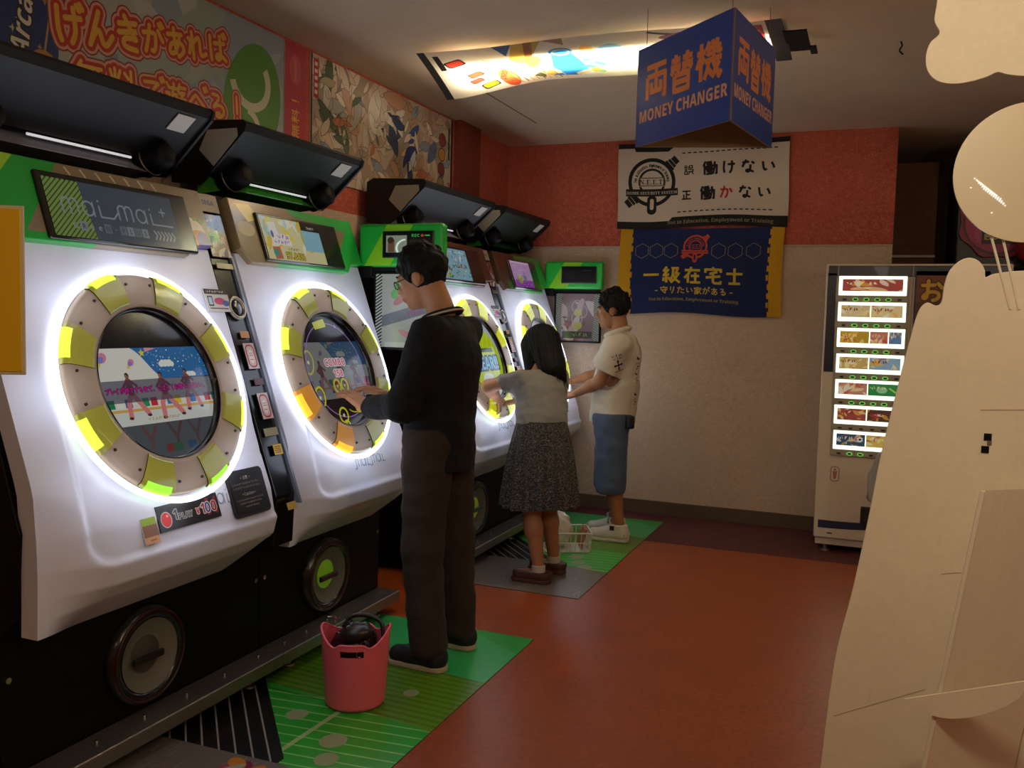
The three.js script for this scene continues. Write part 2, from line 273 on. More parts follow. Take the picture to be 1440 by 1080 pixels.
// ---------------------------------------------------------------- ceiling lamps of the hall (out of view, behind and beside the camera)
const lampGlow = std({ color: 0xf5e6cc, emissive: new THREE.Color(...WARM), emissiveIntensity: 3.0 });
function ceilingLamp(x, z, w, d, power, label) {
  const t = thing('ceiling_light', label, 'light', [x, CEIL, z], 0, 'ceiling lights of the hall');
  part('housing', box(w + 0.06, 0.05, d + 0.06, 0, -0.025, 0), whiteTrim, t);
  part('diffuser', rbox(w, 0.02, d, 0.008, 0, -0.058, 0), lampGlow, t);
  const l = new THREE.RectAreaLight(new THREE.Color(...WARM), power, w, d); l.position.set(0, -0.075, 0); l.rotation.x = -Math.PI / 2; t.add(l); l.name = 'ceiling_light_glow';
}
ceilingLamp(-0.7, 1.4, 1.2, 0.3, LIGHTS.ceiling, 'ceiling light behind the camera above the entrance');
ceilingLamp(1.5, -1.2, 0.3, 1.2, LIGHTS.ceiling * 0.5, 'ceiling light over the aisle behind the cardboard standee');
ceilingLamp(1.7, -5.0, 0.3, 1.2, LIGHTS.ceiling * 0.2, 'ceiling light over the aisle beyond the vending machine');

function addedPendant(x, y, z, power, label) {  // added globes, out of view, to brighten the standee and the ceiling
  const t = thing('added_pendant_lamp', label, 'lamp', [x, y, z], 0, 'added globe lamps out of view');
  part('globe', new THREE.SphereGeometry(0.13, 32, 24), lampGlow, t); part('cap', new THREE.CylinderGeometry(0.04, 0.06, 0.04, 24).translate(0, 0.14, 0), steelMat, t); part('cord', bar(V(0, 0.15, 0), V(0, CEIL - y, 0), 0.004, 8), blackMat, t);
  const l = new THREE.PointLight(new THREE.Color(...WARM), power); l.shadow.radius = 5; l.name = 'added_globe_light'; t.add(l);
}
addedPendant(0.05, 2.12, -0.72, LIGHTS.addedPendant, 'added white globe lamp above the camera, brightening the standee');
addedPendant(1.35, 2.0, -2.3, LIGHTS.addedPendant * 0.9, 'added white globe lamp on the right, brightening the ceiling');
// ---------------------------------------------------------------- game cabinets
const MX = -2.18;                                       // front of the black lower cabinet
const SLOPE = 0.352, NV = V(0.943, 0.332, 0), UPV = V(-0.332, 0.943, 0);
const CONSOLE = new THREE.Matrix4().makeBasis(V(0, 0, -1), UPV, NV).setPosition(-2.152 - MX, 1.17, 0);
const onConsole = (geo) => geo.applyMatrix4(CONSOLE);
const incline = (y) => -2.31 + (1.62 - y) * SLOPE;

const LEFT_LOW = [[-2.05, 0.515], [-2.049, 0.56], [-2.048, 0.62], [-2.047, 0.69], [-2.05, 0.78], [-2.06, 0.9]];
const RIGHT_LOW = [[-2.17, 0.47], [-2.06, 0.56], [-2.012, 0.61], [-1.993, 0.68], [-2.012, 0.78], [-2.057, 0.9]];
function lowAt(list, k) { const i = Math.min(4, Math.floor(k * 5)), f = k * 5 - i; return [lerp(list[i][0], list[i + 1][0], f), lerp(list[i][1], list[i + 1][1], f)]; }
function panelGeometry(uL, uR) {
  const pt = (s, t) => {
    const u = lerp(uL, uR, s), w = smooth(0, 0.26, u - uL);
    let x, y;
    if (t < 0.45) {
      const k = lerp(0.34 * smooth(uR - 0.1, uR, u), 1, t / 0.45), a = lowAt(LEFT_LOW, k), b = lowAt(RIGHT_LOW, k);
      x = lerp(a[0], b[0], w); y = lerp(a[1], b[1], w);
    } else { y = lerp(0.9, 1.635, (t - 0.45) / 0.55); x = incline(y) + lerp(-0.003, 0.0, smooth(0.9, 0.94, y)); }
    // shallow pocket in the lower half, open to the right
    const du = u - (uL + 0.14), dy = y - 0.668, r = 0.09;
    let inside = Math.min(du, dy);
    if (du < r && dy < r) inside = r - Math.hypot(r - du, r - dy);
    const depth = 0.014 * smooth(-0.004, 0.03, inside) * (1 - smooth(0.98, 1.16, y));
    return V(x - depth * 0.943 - MX, y - depth * 0.332, -u);
  };
  const front = gridGeo(96, 110, pt), edges = [];
  const back = (p) => V(p.x - 0.06, p.y, p.z);
  edges.push(gridGeo(1, 60, (s, t) => { const p = pt(0, t); return s < 0.5 ? back(p) : p; }));
  edges.push(gridGeo(1, 60, (s, t) => { const p = pt(1, t); return s < 0.5 ? p : back(p); }));
  edges.push(gridGeo(60, 1, (s, t) => { const p = pt(s, 1); return t < 0.5 ? p : back(p); }));
  edges.push(gridGeo(60, 1, (s, t) => { const p = pt(s, 0); return t < 0.5 ? back(p) : p; }));
  return merge([front, ...edges]);
}
function arcSolid(profile, a0, a1, seg) {               // a profile of [radius, height] swept about the screen's axis
  const closed = profile.concat([profile[0]]), g = gridGeo(seg, closed.length - 1, (s, t) => {
    const a = lerp(a0, a1, s), i = Math.round(t * (closed.length - 1)), [r, h] = closed[i];
    return V(Math.cos(a) * r, Math.sin(a) * r, h);
  });
  const list = [g];
  if (Math.abs(a1 - a0) < 6.2) for (const [a, flip] of [[a0, 0], [a1, 1]]) {
    const s = new THREE.ShapeGeometry(new THREE.Shape(profile.map(([r, h]) => new THREE.Vector2(r, h))));
    s.rotateX(Math.PI / 2); s.scale(1, -1, 1); s.rotateZ(a); list.push(s);
  }
  return merge(list);
}
const RING = [[0.250, 0.0], [0.2505, 0.026], [0.255, 0.032], [0.270, 0.0345], [0.31, 0.0355], [0.345, 0.034], [0.360, 0.029], [0.3665, 0.018], [0.367, 0.0]];
const KEY = [[0.262, 0.02], [0.264, 0.036], [0.274, 0.0385], [0.312, 0.040], [0.347, 0.0385], [0.364, 0.032], [0.371, 0.018], [0.355, 0.012]];
const LENS = [[0.350, 0.034], [0.352, 0.0395], [0.366, 0.034], [0.3745, 0.018], [0.360, 0.014]];
const ringGeo = onConsole(arcSolid(RING, 0, Math.PI * 2, 120));
const rimGeo = onConsole(arcSolid([[0.244, 0.004], [0.244, 0.016], [0.252, 0.034], [0.2535, 0.004]], 0, Math.PI * 2, 96));
const keyGeos = [], lensGeos = [], screwGeos = [];
for (let k = 0; k < 8; k++) {
  const a = Math.PI / 2 - (k + 0.5) * Math.PI / 4, hw = 0.185;
  keyGeos.push(onConsole(arcSolid(KEY, a - hw, a + hw, 14)));
  lensGeos.push(onConsole(arcSolid(LENS, a - hw * 0.72, a + hw * 0.72, 12)));
  const sc = []; for (const d of [-0.22, 0.22]) { const b = a + Math.PI / 8 + d * 0.7; sc.push(new THREE.CylinderGeometry(0.0045, 0.005, 0.006, 10).rotateX(Math.PI / 2).translate(Math.cos(b) * 0.33, Math.sin(b) * 0.33, 0.036)); }
  screwGeos.push(sc.map((g) => onConsole(g)));
}
const ledGeo = onConsole(new THREE.TorusGeometry(0.385, 0.010, 10, 120).scale(1, 1, 0.8).translate(0, 0, 0.016));
const screenGeo = onConsole(new THREE.CircleGeometry(0.249, 64).translate(0, 0, 0.008));

const panelMat = phys({ color: 0xdfe2f2, roughness: 0.3, clearcoat: 0.25, clearcoatRoughness: 0.25 });
const ringMat = phys({ color: 0xa18e79, roughness: 0.45, clearcoat: 0.2, clearcoatRoughness: 0.3 });
const ledMat = std({ color: 0xffffff, emissive: new THREE.Color(0.93, 0.97, 1.0), emissiveIntensity: LIGHTS.ringGlow });
const keyLit = phys({ color: 0x9a9338, roughness: 0.3, clearcoat: 0.4, emissive: new THREE.Color(0.50, 0.58, 0.02), emissiveIntensity: 0.10 });
const keyBright = phys({ color: 0xd8dc2a, roughness: 0.3, clearcoat: 0.4, emissive: new THREE.Color(0.75, 0.85, 0.02), emissiveIntensity: 0.45 });
const lensLime = std({ color: 0xd8ff30, emissive: new THREE.Color(0.62, 1.0, 0.06), emissiveIntensity: 2.0 });
const lensGreen = std({ color: 0x90ff30, emissive: new THREE.Color(0.25, 1.0, 0.04), emissiveIntensity: 1.8 });
const lensAmber = std({ color: 0xffa020, emissive: new THREE.Color(1.0, 0.42, 0.03), emissiveIntensity: 1.8 });
const keyAmber = phys({ color: 0xd09038, roughness: 0.3, emissive: new THREE.Color(1.0, 0.42, 0.04), emissiveIntensity: 0.12 });
const screwMat = std({ color: 0x453a30, metalness: 0.6, roughness: 0.5 });
const greenMat = phys({ color: 0x1fb23c, roughness: 0.35, clearcoat: 0.4 });

// -------- pictures on the round screens
function dancer(g, x, y, s, shirt, trousers, lean) {
  g.lineCap = 'round'; g.strokeStyle = trousers; g.lineWidth = 21 * s;
  g.beginPath(); g.moveTo(x, y + 62 * s); g.lineTo(x - 22 * s, y + 100 * s); g.lineTo(x - 26 * s, y + 148 * s); g.stroke();
  g.beginPath(); g.moveTo(x, y + 62 * s); g.lineTo(x + 26 * s, y + 96 * s); g.lineTo(x + (42 + lean) * s, y + 140 * s); g.stroke();
  g.strokeStyle = shirt; g.lineWidth = 31 * s; g.beginPath(); g.moveTo(x - 2 * s, y + 24 * s); g.lineTo(x, y + 58 * s); g.stroke();
  g.lineWidth = 10 * s; g.beginPath(); g.moveTo(x - 8 * s, y + 20 * s); g.lineTo(x - 30 * s, y + 40 * s); g.lineTo(x - 12 * s, y + 54 * s); g.stroke(); g.beginPath(); g.moveTo(x + 8 * s, y + 20 * s); g.lineTo(x + 32 * s, y + 38 * s); g.stroke();
  disc(g, x - 2 * s, y, 9 * s, 11 * s, '#3a2a28'); disc(g, x - 4 * s, y + 3 * s, 7 * s, 8 * s, '#9a6a5a');
  for (const [dx, dy] of [[-28, 152], [44 + lean, 146]]) disc(g, x + dx * s, y + dy * s, 10 * s, 5 * s, '#4a3034');
}
function stageScene(g, x0, y0, w, h) {
  g.save(); g.beginPath(); g.rect(x0, y0, w, h); g.clip();
  g.fillStyle = '#efece0'; g.fillRect(x0, y0, w, h);
  g.fillStyle = '#2f74b4'; g.beginPath(); g.moveTo(x0 + w * 0.34, y0); g.bezierCurveTo(x0 + w * 0.44, y0 + h * 0.1, x0 + w * 0.46, y0 + h * 0.3, x0 + w * 0.56, y0 + h * 0.42); g.lineTo(x0 + w, y0 + h * 0.44); g.lineTo(x0 + w, y0); g.fill();
  reseed(5); for (let i = 0; i < 70; i++) { const x = x0 + w * (0.45 + rnd() * 0.55), y = y0 + h * rnd() * 0.42; if (x > x0 + w * (0.4 + (y - y0) / h * 0.4)) disc(g, x, y, 1.5 + rnd() * 3, undefined, rnd() < 0.3 ? '#f2e27a' : '#eef4f6'); }
  star(g, x0 + w * 0.43, y0 + h * 0.07, 22, '#f4d83a'); poly(g, [[x0 + w * 0.46, y0], [x0 + w * 0.56, y0 + 4], [x0 + w * 0.46, y0 + h * 0.06]], '#f0a0b0');
  for (const [cx, cy, k] of [[0.62, 0.22, 1], [0.82, 0.38, 0.7]]) for (let i = 0; i < 7; i++) disc(g, x0 + w * cx + (i - 3) * 12 * k, y0 + h * cy + (i % 2 ? -5 : 4) * k, 17 * k, 15 * k, '#f7f5ea');
  for (const [cx, cy, k] of [[0.10, 0.12, 1], [0.32, 0.19, 0.7]]) { disc(g, x0 + w * cx, y0 + h * cy, 30 * k, 24 * k, '#e98fa8', -0.6); disc(g, x0 + w * cx - 12 * k, y0 + h * cy + 10 * k, 22 * k, 15 * k, '#8f86d8', -0.6); star(g, x0 + w * cx - 30 * k, y0 + h * cy + 32 * k, 20 * k, '#f0cf3c'); }
  g.fillStyle = '#ece7dd'; g.fillRect(x0, y0 + h * 0.60, w, h * 0.22);
  const blk = ['#1f8a55', '#f4f0e4', '#3465b0', '#e9e4d6', '#2a9a60', '#d8323c', '#f4f0e4', '#2f86c8', '#f0cc3a', '#efe9dc', '#3a78c0', '#ece6da', '#cf2f3a', '#2a8a58'];
  blk.forEach((c, i) => { g.fillStyle = c; g.fillRect(x0 + w * (0.05 + i * 0.07), y0 + h * 0.66, w * 0.055, h * 0.11); });
  g.fillStyle = '#e3b45a'; g.fillRect(x0, y0 + h * 0.79, w, h * 0.035);
  g.fillStyle = '#dfe2da'; g.fillRect(x0, y0 + h * 0.825, w, h * 0.175);
  dancer(g, x0 + w * 0.26, y0 + h * 0.36, 1.38, '#a04a50', '#e58a86', 14); dancer(g, x0 + w * 0.54, y0 + h * 0.37, 1.44, '#a5484e', '#e58a86', 20); dancer(g, x0 + w * 0.77, y0 + h * 0.34, 1.32, '#9c464c', '#e58a86', 0);
  g.restore();
}
const roundScreens = [
  canvasTex(768, 768, (g) => {
    g.fillStyle = '#0b0b0c'; g.fillRect(0, 0, 768, 768);
    stageScene(g, 0, 195, 768, 385);
    g.fillStyle = 'rgba(60,60,80,0.62)'; g.fillRect(0, 356, 768, 110);
    write(g, 'プレイが終了するまで、しばらくお待ちください。', 44, 392, 29, { color: '#ea1fa2', weight: 0.13, outline: [['#3a0d3c', 0.16]], gap: 1.02 });
    scribble(g, 262, 548, 230, 17, '#c8a070');
    g.fillStyle = '#565c60'; g.fillRect(0, 580, 768, 188);
    for (const [x, c] of [[250, '#6a4a4c'], [420, '#5d4446'], [560, '#58484c']]) { g.strokeStyle = c; g.lineWidth = 20; g.beginPath(); g.moveTo(x - 40, 590); g.lineTo(x, 660); g.lineTo(x + 46, 590); g.moveTo(x, 660); g.lineTo(x, 700); g.stroke(); }
    for (const [x, c] of [[330, '#7a3a3c'], [480, '#35506e'], [380, '#35604a']]) { g.fillStyle = c; g.fillRect(x, 690, 60, 40); }
  }),
  canvasTex(768, 768, (g) => {
    g.fillStyle = '#15121a'; g.fillRect(0, 0, 768, 768);
    stageScene(g, 0, 190, 768, 385);
    g.fillStyle = 'rgba(40,52,60,0.5)'; g.fillRect(0, 190, 768, 385);
    g.fillStyle = '#241318'; g.fillRect(0, 640, 768, 128);
    g.strokeStyle = '#b78be0'; g.lineWidth = 7; g.beginPath(); g.arc(384, 384, 322, 0, 7); g.stroke();
    for (const a of [1.2, 1.95]) disc(g, 384 + 322 * Math.cos(-a), 384 + 322 * Math.sin(-a), 10, 10, '#c9a6f0');
    latin(g, 'COMBO', 384, 330, 66, '#ff6c86', { align: 'center', outline: '#fff' }); latin(g, '158', 390, 405, 66, '#ff6c86', { align: 'center', outline: '#fff' });
    g.strokeStyle = '#f0e23a'; g.lineWidth = 15; for (const x of [338, 424]) { g.beginPath(); g.ellipse(x, 492, 36, 44, 0, 0, 7); g.stroke(); star(g, x, 492, 16, '#f0e23a'); }
    g.lineWidth = 14; for (const [x, y, r, q] of [[88, 322, 52, 1.5], [112, 556, 50, 1.4], [318, 690, 46, 1.1], [330, 758, 30, 1], [520, 640, 36, 1.2]]) { g.strokeStyle = r > 51 ? '#d8cf6a' : '#eef028'; g.beginPath(); g.ellipse(x, y, r, r * q, 0.3, 0, 7); g.stroke(); disc(g, x, y, 12, 12, '#fff8c0'); }
    g.strokeStyle = '#e8d838'; g.lineWidth = 8; g.beginPath(); g.arc(470, 560, 120, 0.2, 2.2); g.stroke();
    poly(g, [[250, 56], [386, 28], [396, 84], [262, 104]], '#e9ee20');
    for (const x of [676, 712, 748]) { g.fillStyle = '#d83a8a'; g.fillRect(x, 470, 16, 66); }
  }),
  canvasTex(512, 512, (g) => {
    g.fillStyle = '#b8c4c8'; g.fillRect(0, 0, 512, 512); disc(g, 256, 300, 250, 236, '#c2d918');
    for (let i = 0; i < 9; i++) { g.strokeStyle = 'rgba(220,238,60,0.7)'; g.lineWidth = 12; g.beginPath(); g.moveTo(i * 70 - 60, 512); g.lineTo(i * 70 + 120, 80); g.stroke(); }
    g.fillStyle = '#5a6a4a'; g.fillRect(120, 190, 300, 26); scribble(g, 236, 122, 70, 16, '#5a6a22');
    latin(g, 'CLEAR!!', 262, 286, 108, '#6fd0f2', { align: 'center', outline: '#123a66', width: 0.24 });
    disc(g, 250, 380, 80, 34, '#e8eef0'); g.fillStyle = '#dfe8ec'; g.fillRect(60, 430, 400, 100); g.fillStyle = '#3aa0d0'; g.fillRect(190, 452, 140, 40);
  }),
  canvasTex(512, 512, (g) => {
    g.fillStyle = '#a9b3a4'; g.fillRect(0, 0, 512, 512); poly(g, [[200, 60], [420, 70], [440, 180], [210, 170]], '#b3cf3a'); poly(g, [[60, 90], [180, 120], [190, 190], [60, 190]], '#c062b8');
    for (let i = 0; i < 6; i++) { g.fillStyle = ['#b85ab0', '#a8c83c', '#cf8ac6', '#9ec044', '#c66cbc', '#b8d24e'][i]; g.fillRect(0, 200 + i * 44, 512, 26); }
    blobs(g, 512, 300, ['#d8e08a', '#d09aca', '#eef2d8'], 14, 40);
  }),
];
// -------- pictures on the upper monitors
const topScreens = [
  canvasTex(768, 288, (g) => {
    g.fillStyle = '#5d6c7e'; g.fillRect(0, 0, 768, 288);
    g.save(); g.beginPath(); g.moveTo(0, 0); g.lineTo(190, 0); g.lineTo(230, 288); g.lineTo(0, 288); g.clip(); g.fillStyle = '#4a5b3a'; g.fillRect(0, 0, 240, 288);
    g.strokeStyle = '#a9cf62'; g.lineWidth = 13; for (let i = -12; i < 16; i++) { g.beginPath(); g.moveTo(i * 26 + 300, 0); g.lineTo(i * 26, 300); g.stroke(); } g.restore();
    const ink = '#c3cbd4'; g.strokeStyle = ink; g.lineWidth = 9; g.lineCap = 'round'; g.lineJoin = 'round';
    const line = (p) => { g.beginPath(); p.forEach(([x, y], i) => (i ? g.lineTo(x, y) : g.moveTo(x, y))); g.stroke(); };
    for (const x of [76, 396]) { line([[x, 168], [x, 108], [x + 14, 92], [x + 34, 92], [x + 42, 108], [x + 42, 168]]); line([[x + 42, 108], [x + 54, 92], [x + 74, 92], [x + 84, 108], [x + 84, 168]]); }
    for (const x of [188, 508]) { g.beginPath(); g.ellipse(x + 30, 132, 30, 36, 0, 0, 7); g.stroke(); line([[x + 60, 98], [x + 60, 168]]); }
    for (const x of [284, 604]) { line([[x, 112], [x, 168]]); disc(g, x, 86, 6, 6, ink); } line([[284, 168], [360, 168], [396, 130]]); line([[604, 168], [740, 168]]);
    line([[688, 74], [688, 112]]); line([[670, 92], [706, 92]]);
    ['G', 'R', 'e', 'e', 'N', '·', 'P', 'L', 'U', 'S'].forEach((c, i) => { const x = 120 + i * 46; if (i % 3 === 1 || i === 4 || i > 5) { g.fillStyle = i % 2 ? '#b4bdc8' : '#8e9aa8'; g.fillRect(x - 18, 202, 40, 48); latin(g, c, x + 2, 227, 36, '#5d6c7e', { align: 'center' }); } else latin(g, c, x + 2, 227, 40, ink, { align: 'center' }); });
    g.lineWidth = 10; for (let i = 0; i < 6; i++) line([[600 + i * 24, 206], [614 + i * 24, 228], [600 + i * 24, 250]]);
  }),
  canvasTex(640, 300, (g) => {
    g.fillStyle = '#e3d9a4'; g.fillRect(0, 0, 640, 300); reseed(31); blobs(g, 420, 200, ['#f0d858', '#bfe0e4', '#f4eecf', '#e8c040', '#9cc8d0'], 22, 60);
    for (let i = 0; i < 6; i++) disc(g, 490 + i * 6, 110 + i * 10, 80 - i * 12, 110 - i * 14, i % 2 ? '#e8d860' : '#c9b838');
    g.fillStyle = '#8ec4d4'; g.fillRect(430, 60, 210, 150); g.fillStyle = '#1c1a18'; g.fillRect(430, 0, 210, 60); latin(g, 'Track 1', 500, 36, 24, '#e8e4d8');
    poly(g, [[70, 40], [150, 30], [170, 180], [80, 190]], '#f3ece2'); disc(g, 96, 120, 14, 26, '#5a6aa0');
    g.fillStyle = '#f6f0ea'; g.fillRect(136, 112, 140, 40); g.fillRect(92, 154, 190, 36); scribble(g, 144, 116, 124, 32, '#a03aa8'); scribble(g, 98, 158, 176, 26, '#6a4ab4');
    poly(g, [[60, 210], [140, 205], [150, 290], [70, 296]], '#cf6a4e'); disc(g, 90, 250, 26, 30, '#3f9a86');
    latin(g, '97.84%', 290, 262, 62, '#e6cf3a', { align: 'center', outline: '#5a4a1a', width: 0.14 }); scribble(g, 226, 204, 130, 20, '#6a5a2a');
  }),
  canvasTex(512, 320, (g) => {
    g.fillStyle = '#8fc2d8'; g.fillRect(0, 0, 512, 320); g.fillStyle = '#d8b8c8'; g.fillRect(0, 0, 200, 90); g.fillStyle = '#bfe2ee'; g.fillRect(0, 28, 512, 12);
    reseed(77); for (let i = 0; i < 90; i++) disc(g, rnd() * 512, 20 + rnd() * 290, 3 + rnd() * 9, 3 + rnd() * 6, ['#20324a', '#3a7a38', '#e8e03c', '#1f8a40', '#f4f6f4'][i % 5]);
    for (let i = 0; i < 22; i++) star(g, 30 + rnd() * 150, 180 + rnd() * 120, 18, ['#c8d028', '#2a7a30', '#5a3a20'][i % 3]);
    scribble(g, 250, 60, 170, 84, '#1b1b1f'); scribble(g, 262, 70, 150, 66, '#f2f2ea'); scribble(g, 280, 150, 190, 50, '#1b1b1f'); scribble(g, 286, 154, 180, 40, '#d8a04a');
  }),
  canvasTex(400, 320, (g) => {
    g.fillStyle = '#c89ad0'; g.fillRect(0, 0, 400, 320); g.fillStyle = '#e2c4e4'; g.fillRect(0, 0, 400, 26); g.fillStyle = '#a03cb4'; g.fillRect(0, 230, 400, 90);
    reseed(91); for (let i = 0; i < 60; i++) star(g, rnd() * 400, rnd() * 320, 4 + rnd() * 9, ['#e9d6ee', '#b070c0', '#f6eef8'][i % 3]);
    disc(g, 130, 220, 44, 56, '#a4b04a'); disc(g, 240, 190, 36, 60, '#8a7ca8'); disc(g, 130, 190, 24, 24, '#cfd06a'); for (let i = 0; i < 6; i++) { g.fillStyle = '#d8b6de'; g.fillRect(40, 50 + i * 22, 150 + (i % 3) * 50, 8); }
  }),
];
// -------- printed front of the upper monitor surround
const bezelTex = [0, 1, 2, 3].map((k) => canvasTex(768, 256, (g) => {
  const base = ['#8d7d62', '#8a7650', '#4a2f20', '#4e3526'][k]; g.fillStyle = base; g.fillRect(0, 0, 768, 256);
  if (k === 0) { poly(g, [[0, 0], [150, 0], [60, 120], [0, 130]], '#9bd32a'); poly(g, [[150, 0], [270, 0], [120, 256], [0, 256], [0, 130], [60, 120]], '#17a83a'); poly(g, [[120, 256], [330, 256], [300, 236], [120, 230]], '#17a83a'); disc(g, 690, 170, 60, 60, '#efe8d2'); disc(g, 720, 190, 40, 34, '#d68a3a'); disc(g, 735, 200, 26, 40, '#7a6ab8'); for (let i = 0; i < 5; i++) disc(g, 640 + i * 26, 90 + i * 8, 8, 8, '#7fae3a'); }
  if (k === 1) { poly(g, [[320, 0], [768, 0], [768, 256], [560, 256], [700, 60], [360, 30]], '#18b244'); poly(g, [[30, 20], [110, 14], [150, 70], [80, 90]], '#e9d838'); disc(g, 60, 120, 46, 30, '#b7a071'); poly(g, [[200, 230], [600, 240], [590, 256], [190, 256]], '#1d9e40'); }
  if (k === 2) { poly(g, [[0, 200], [500, 230], [500, 256], [0, 256]], '#2b7a34'); poly(g, [[520, 20], [610, 30], [640, 256], [560, 256]], '#6a4a38'); }
  if (k === 3) { poly(g, [[300, 0], [768, 0], [768, 256], [330, 256], [330, 220], [640, 220], [620, 30], [300, 40]], '#27a033'); poly(g, [[90, 190], [330, 220], [330, 256], [110, 250]], '#3f7a34'); }
}));
const bezelMats = bezelTex.map((t) => phys({ map: t, roughness: 0.3, clearcoat: 0.5, clearcoatRoughness: 0.15 }));
const tickMat = std({ color: 0xcfc8ba, roughness: 0.6 });

function bezelGeometry(uL, uR, v0, v1) {
  const s = new THREE.Shape([[uL, v0 + 0.055], [uL + 0.05, v0], [uR - 0.14, v0], [uR - 0.10, v0 + 0.04], [uR, v0 + 0.045], [uR, v1], [uL, v1]].map(([x, y]) => new THREE.Vector2(x, y)));
  const g = new THREE.ExtrudeGeometry(s, { depth: 0.05, bevelEnabled: true, bevelSize: 0.004, bevelThickness: 0.004, bevelSegments: 2, bevelOffset: -0.004 });
  const p = g.attributes.position, uv = g.attributes.uv;
  for (let i = 0; i < p.count; i++) uv.setXY(i, (p.getX(i) - uL) / (uR - uL), (p.getY(i) - v0) / (v1 - v0));
  return onConsole(g.translate(0, 0, -0.025));
}
function flat(w, h, u, v, lift, t = 0.004, roll = 0) { return onConsole(new THREE.BoxGeometry(w, h, t).rotateZ(roll).translate(u, v, lift)); }
function printed(front, side) { return [side, side, side, side, front, side]; }

const speakerGeo = {
  rim: new THREE.LatheGeometry([[0.118, 0.004], [0.122, 0.03], [0.14, 0.036], [0.158, 0.028], [0.165, 0.0]].map(([r, h]) => new THREE.Vector2(r, h)), 56).rotateZ(-Math.PI / 2),
  band: new THREE.TorusGeometry(0.148, 0.004, 8, 56).rotateY(Math.PI / 2).translate(0.034, 0, 0),
  cone: new THREE.LatheGeometry([[0.05, 0.004], [0.075, 0.006], [0.1, 0.016], [0.121, 0.029]].map(([r, h]) => new THREE.Vector2(r, h)), 56).rotateZ(-Math.PI / 2),
  cap: new THREE.LatheGeometry([[0.0, 0.012], [0.03, 0.011], [0.056, 0.004], [0.062, 0.003]].map(([r, h]) => new THREE.Vector2(r, h)), 40).rotateZ(-Math.PI / 2),
};
const hoodMat = phys({ color: 0x0a0807, roughness: 0.55, clearcoat: 0.08, clearcoatRoughness: 0.3 });
const smokeMat = phys({ color: 0xb0a898, roughness: 0.35, transmission: 0.15, thickness: 0 });
const tubeMat = std({ color: 0xffffff, emissive: new THREE.Color(0.9, 0.95, 1.0), emissiveIntensity: 0.7 });
const coneMat = std({ color: 0x6f6a5e, roughness: 0.55 });
const capMats = [std({ color: 0x4a453c, roughness: 0.5 }), std({ color: 0x7fae2c, roughness: 0.4, emissive: new THREE.Color(0.35, 0.75, 0.02), emissiveIntensity: 0.12 }), std({ color: 0x9aa832, roughness: 0.4, emissive: new THREE.Color(0.5, 0.6, 0.03), emissiveIntensity: 0.12 }), std({ color: 0x4a453c, roughness: 0.5 })];
const redBand = std({ color: 0x3a0c12, roughness: 0.4 });
const reflectors = [0xb4b0c0, 0x5acb42, 0xe6e4de, 0x3fa038].map((c) => phys({ color: c, roughness: 0.18, clearcoat: 0.6, clearcoatRoughness: 0.1 }));  // what each glossy panel mirrors is put into its base colour
const stickerWhite = std({ color: 0xdad6cf, roughness: 0.5 });

const logoGeo = (() => {                                  // raised lettering, drawn with thin bars
  const bars = [], q = ([x, y]) => V((x - 128) * 0.30 / 256 + 0.10, (48 - y) * 0.30 / 256 - 0.405, -0.0128), line = (p) => { for (let i = 1; i < p.length; i++) bars.push(bar(q(p[i - 1]), q(p[i]), 0.0024, 6)); };
  for (const x of [22, 130]) {
    line([[x - 10, 70], [x, 70], [x, 40], [x + 8, 30], [x + 15, 40], [x + 15, 64]]); line([[x + 15, 40], [x + 23, 30], [x + 31, 40], [x + 31, 64]]);
    const o = []; for (let i = 0; i <= 14; i++) o.push([x + 50 + 12 * Math.cos(i / 14 * Math.PI * 2), 50 + 15 * Math.sin(i / 14 * Math.PI * 2)]); line(o);
    line([[x + 64, 36], [x + 64, 66]]); line([[x + 78, 40], [x + 78, 66], [x + 94, 66]]); line([[x + 78, 27], [x + 78, 30]]);
  }
  return onConsole(merge(bars));
})();
const logoMat = std({ color: 0x8497a4, roughness: 0.5 });
const cautionTex = canvasTex(384, 320, (g) => {
  g.fillStyle = '#171413'; g.fillRect(0, 0, 384, 320); const ink = '#9b8f7c';
  write(g, '注意', 160, 22, 30, { color: '#b8ac98', weight: 0.09 }); disc(g, 138, 38, 5, 5, ink); disc(g, 246, 38, 5, 5, ink);
  scribble(g, 24, 76, 330, 18, '#7d7364'); scribble(g, 24, 108, 330, 18, '#7d7364');
  latin(g, '• Caution •', 192, 172, 34, '#b8ac98', { align: 'center', style: 'normal' });
  latin(g, 'It is not possible to play with the data', 192, 214, 19, '#a3957c', { align: 'center', style: 'normal' }); scribble(g, 56, 236, 270, 15, '#a3957c'); scribble(g, 110, 266, 170, 15, '#a3957c');
});
const playTex = canvasTex(512, 160, (g) => {
  g.fillStyle = '#1b1717'; g.fillRect(0, 0, 512, 160); disc(g, 62, 92, 44, 50, '#c9b8a8'); disc(g, 62, 92, 38, 44, '#d6231a'); disc(g, 74, 70, 10, 8, '#f0a090');
  g.fillStyle = '#7c1a1c'; g.fillRect(398, 20, 30, 110); g.fillRect(470, 20, 24, 110);
  latin(g, '1', 120, 74, 84, '#3c3836', { outline: '#a29c94', width: 0.14 }); latin(g, 'PLAY', 158, 92, 50, '#3c3836', { outline: '#a29c94', width: 0.16 });
  latin(g, '¥', 308, 88, 56, '#8c2a2a', { outline: '#c9a8a0', width: 0.14 }); latin(g, '1', 348, 80, 92, '#7c3434', { outline: '#cfb0a8', width: 0.12 }); latin(g, '0', 386, 80, 92, '#31456e', { outline: '#c6bcb4', width: 0.12 }); latin(g, '0', 440, 80, 92, '#7c2a2c', { outline: '#c6a8a0', width: 0.12 });
});
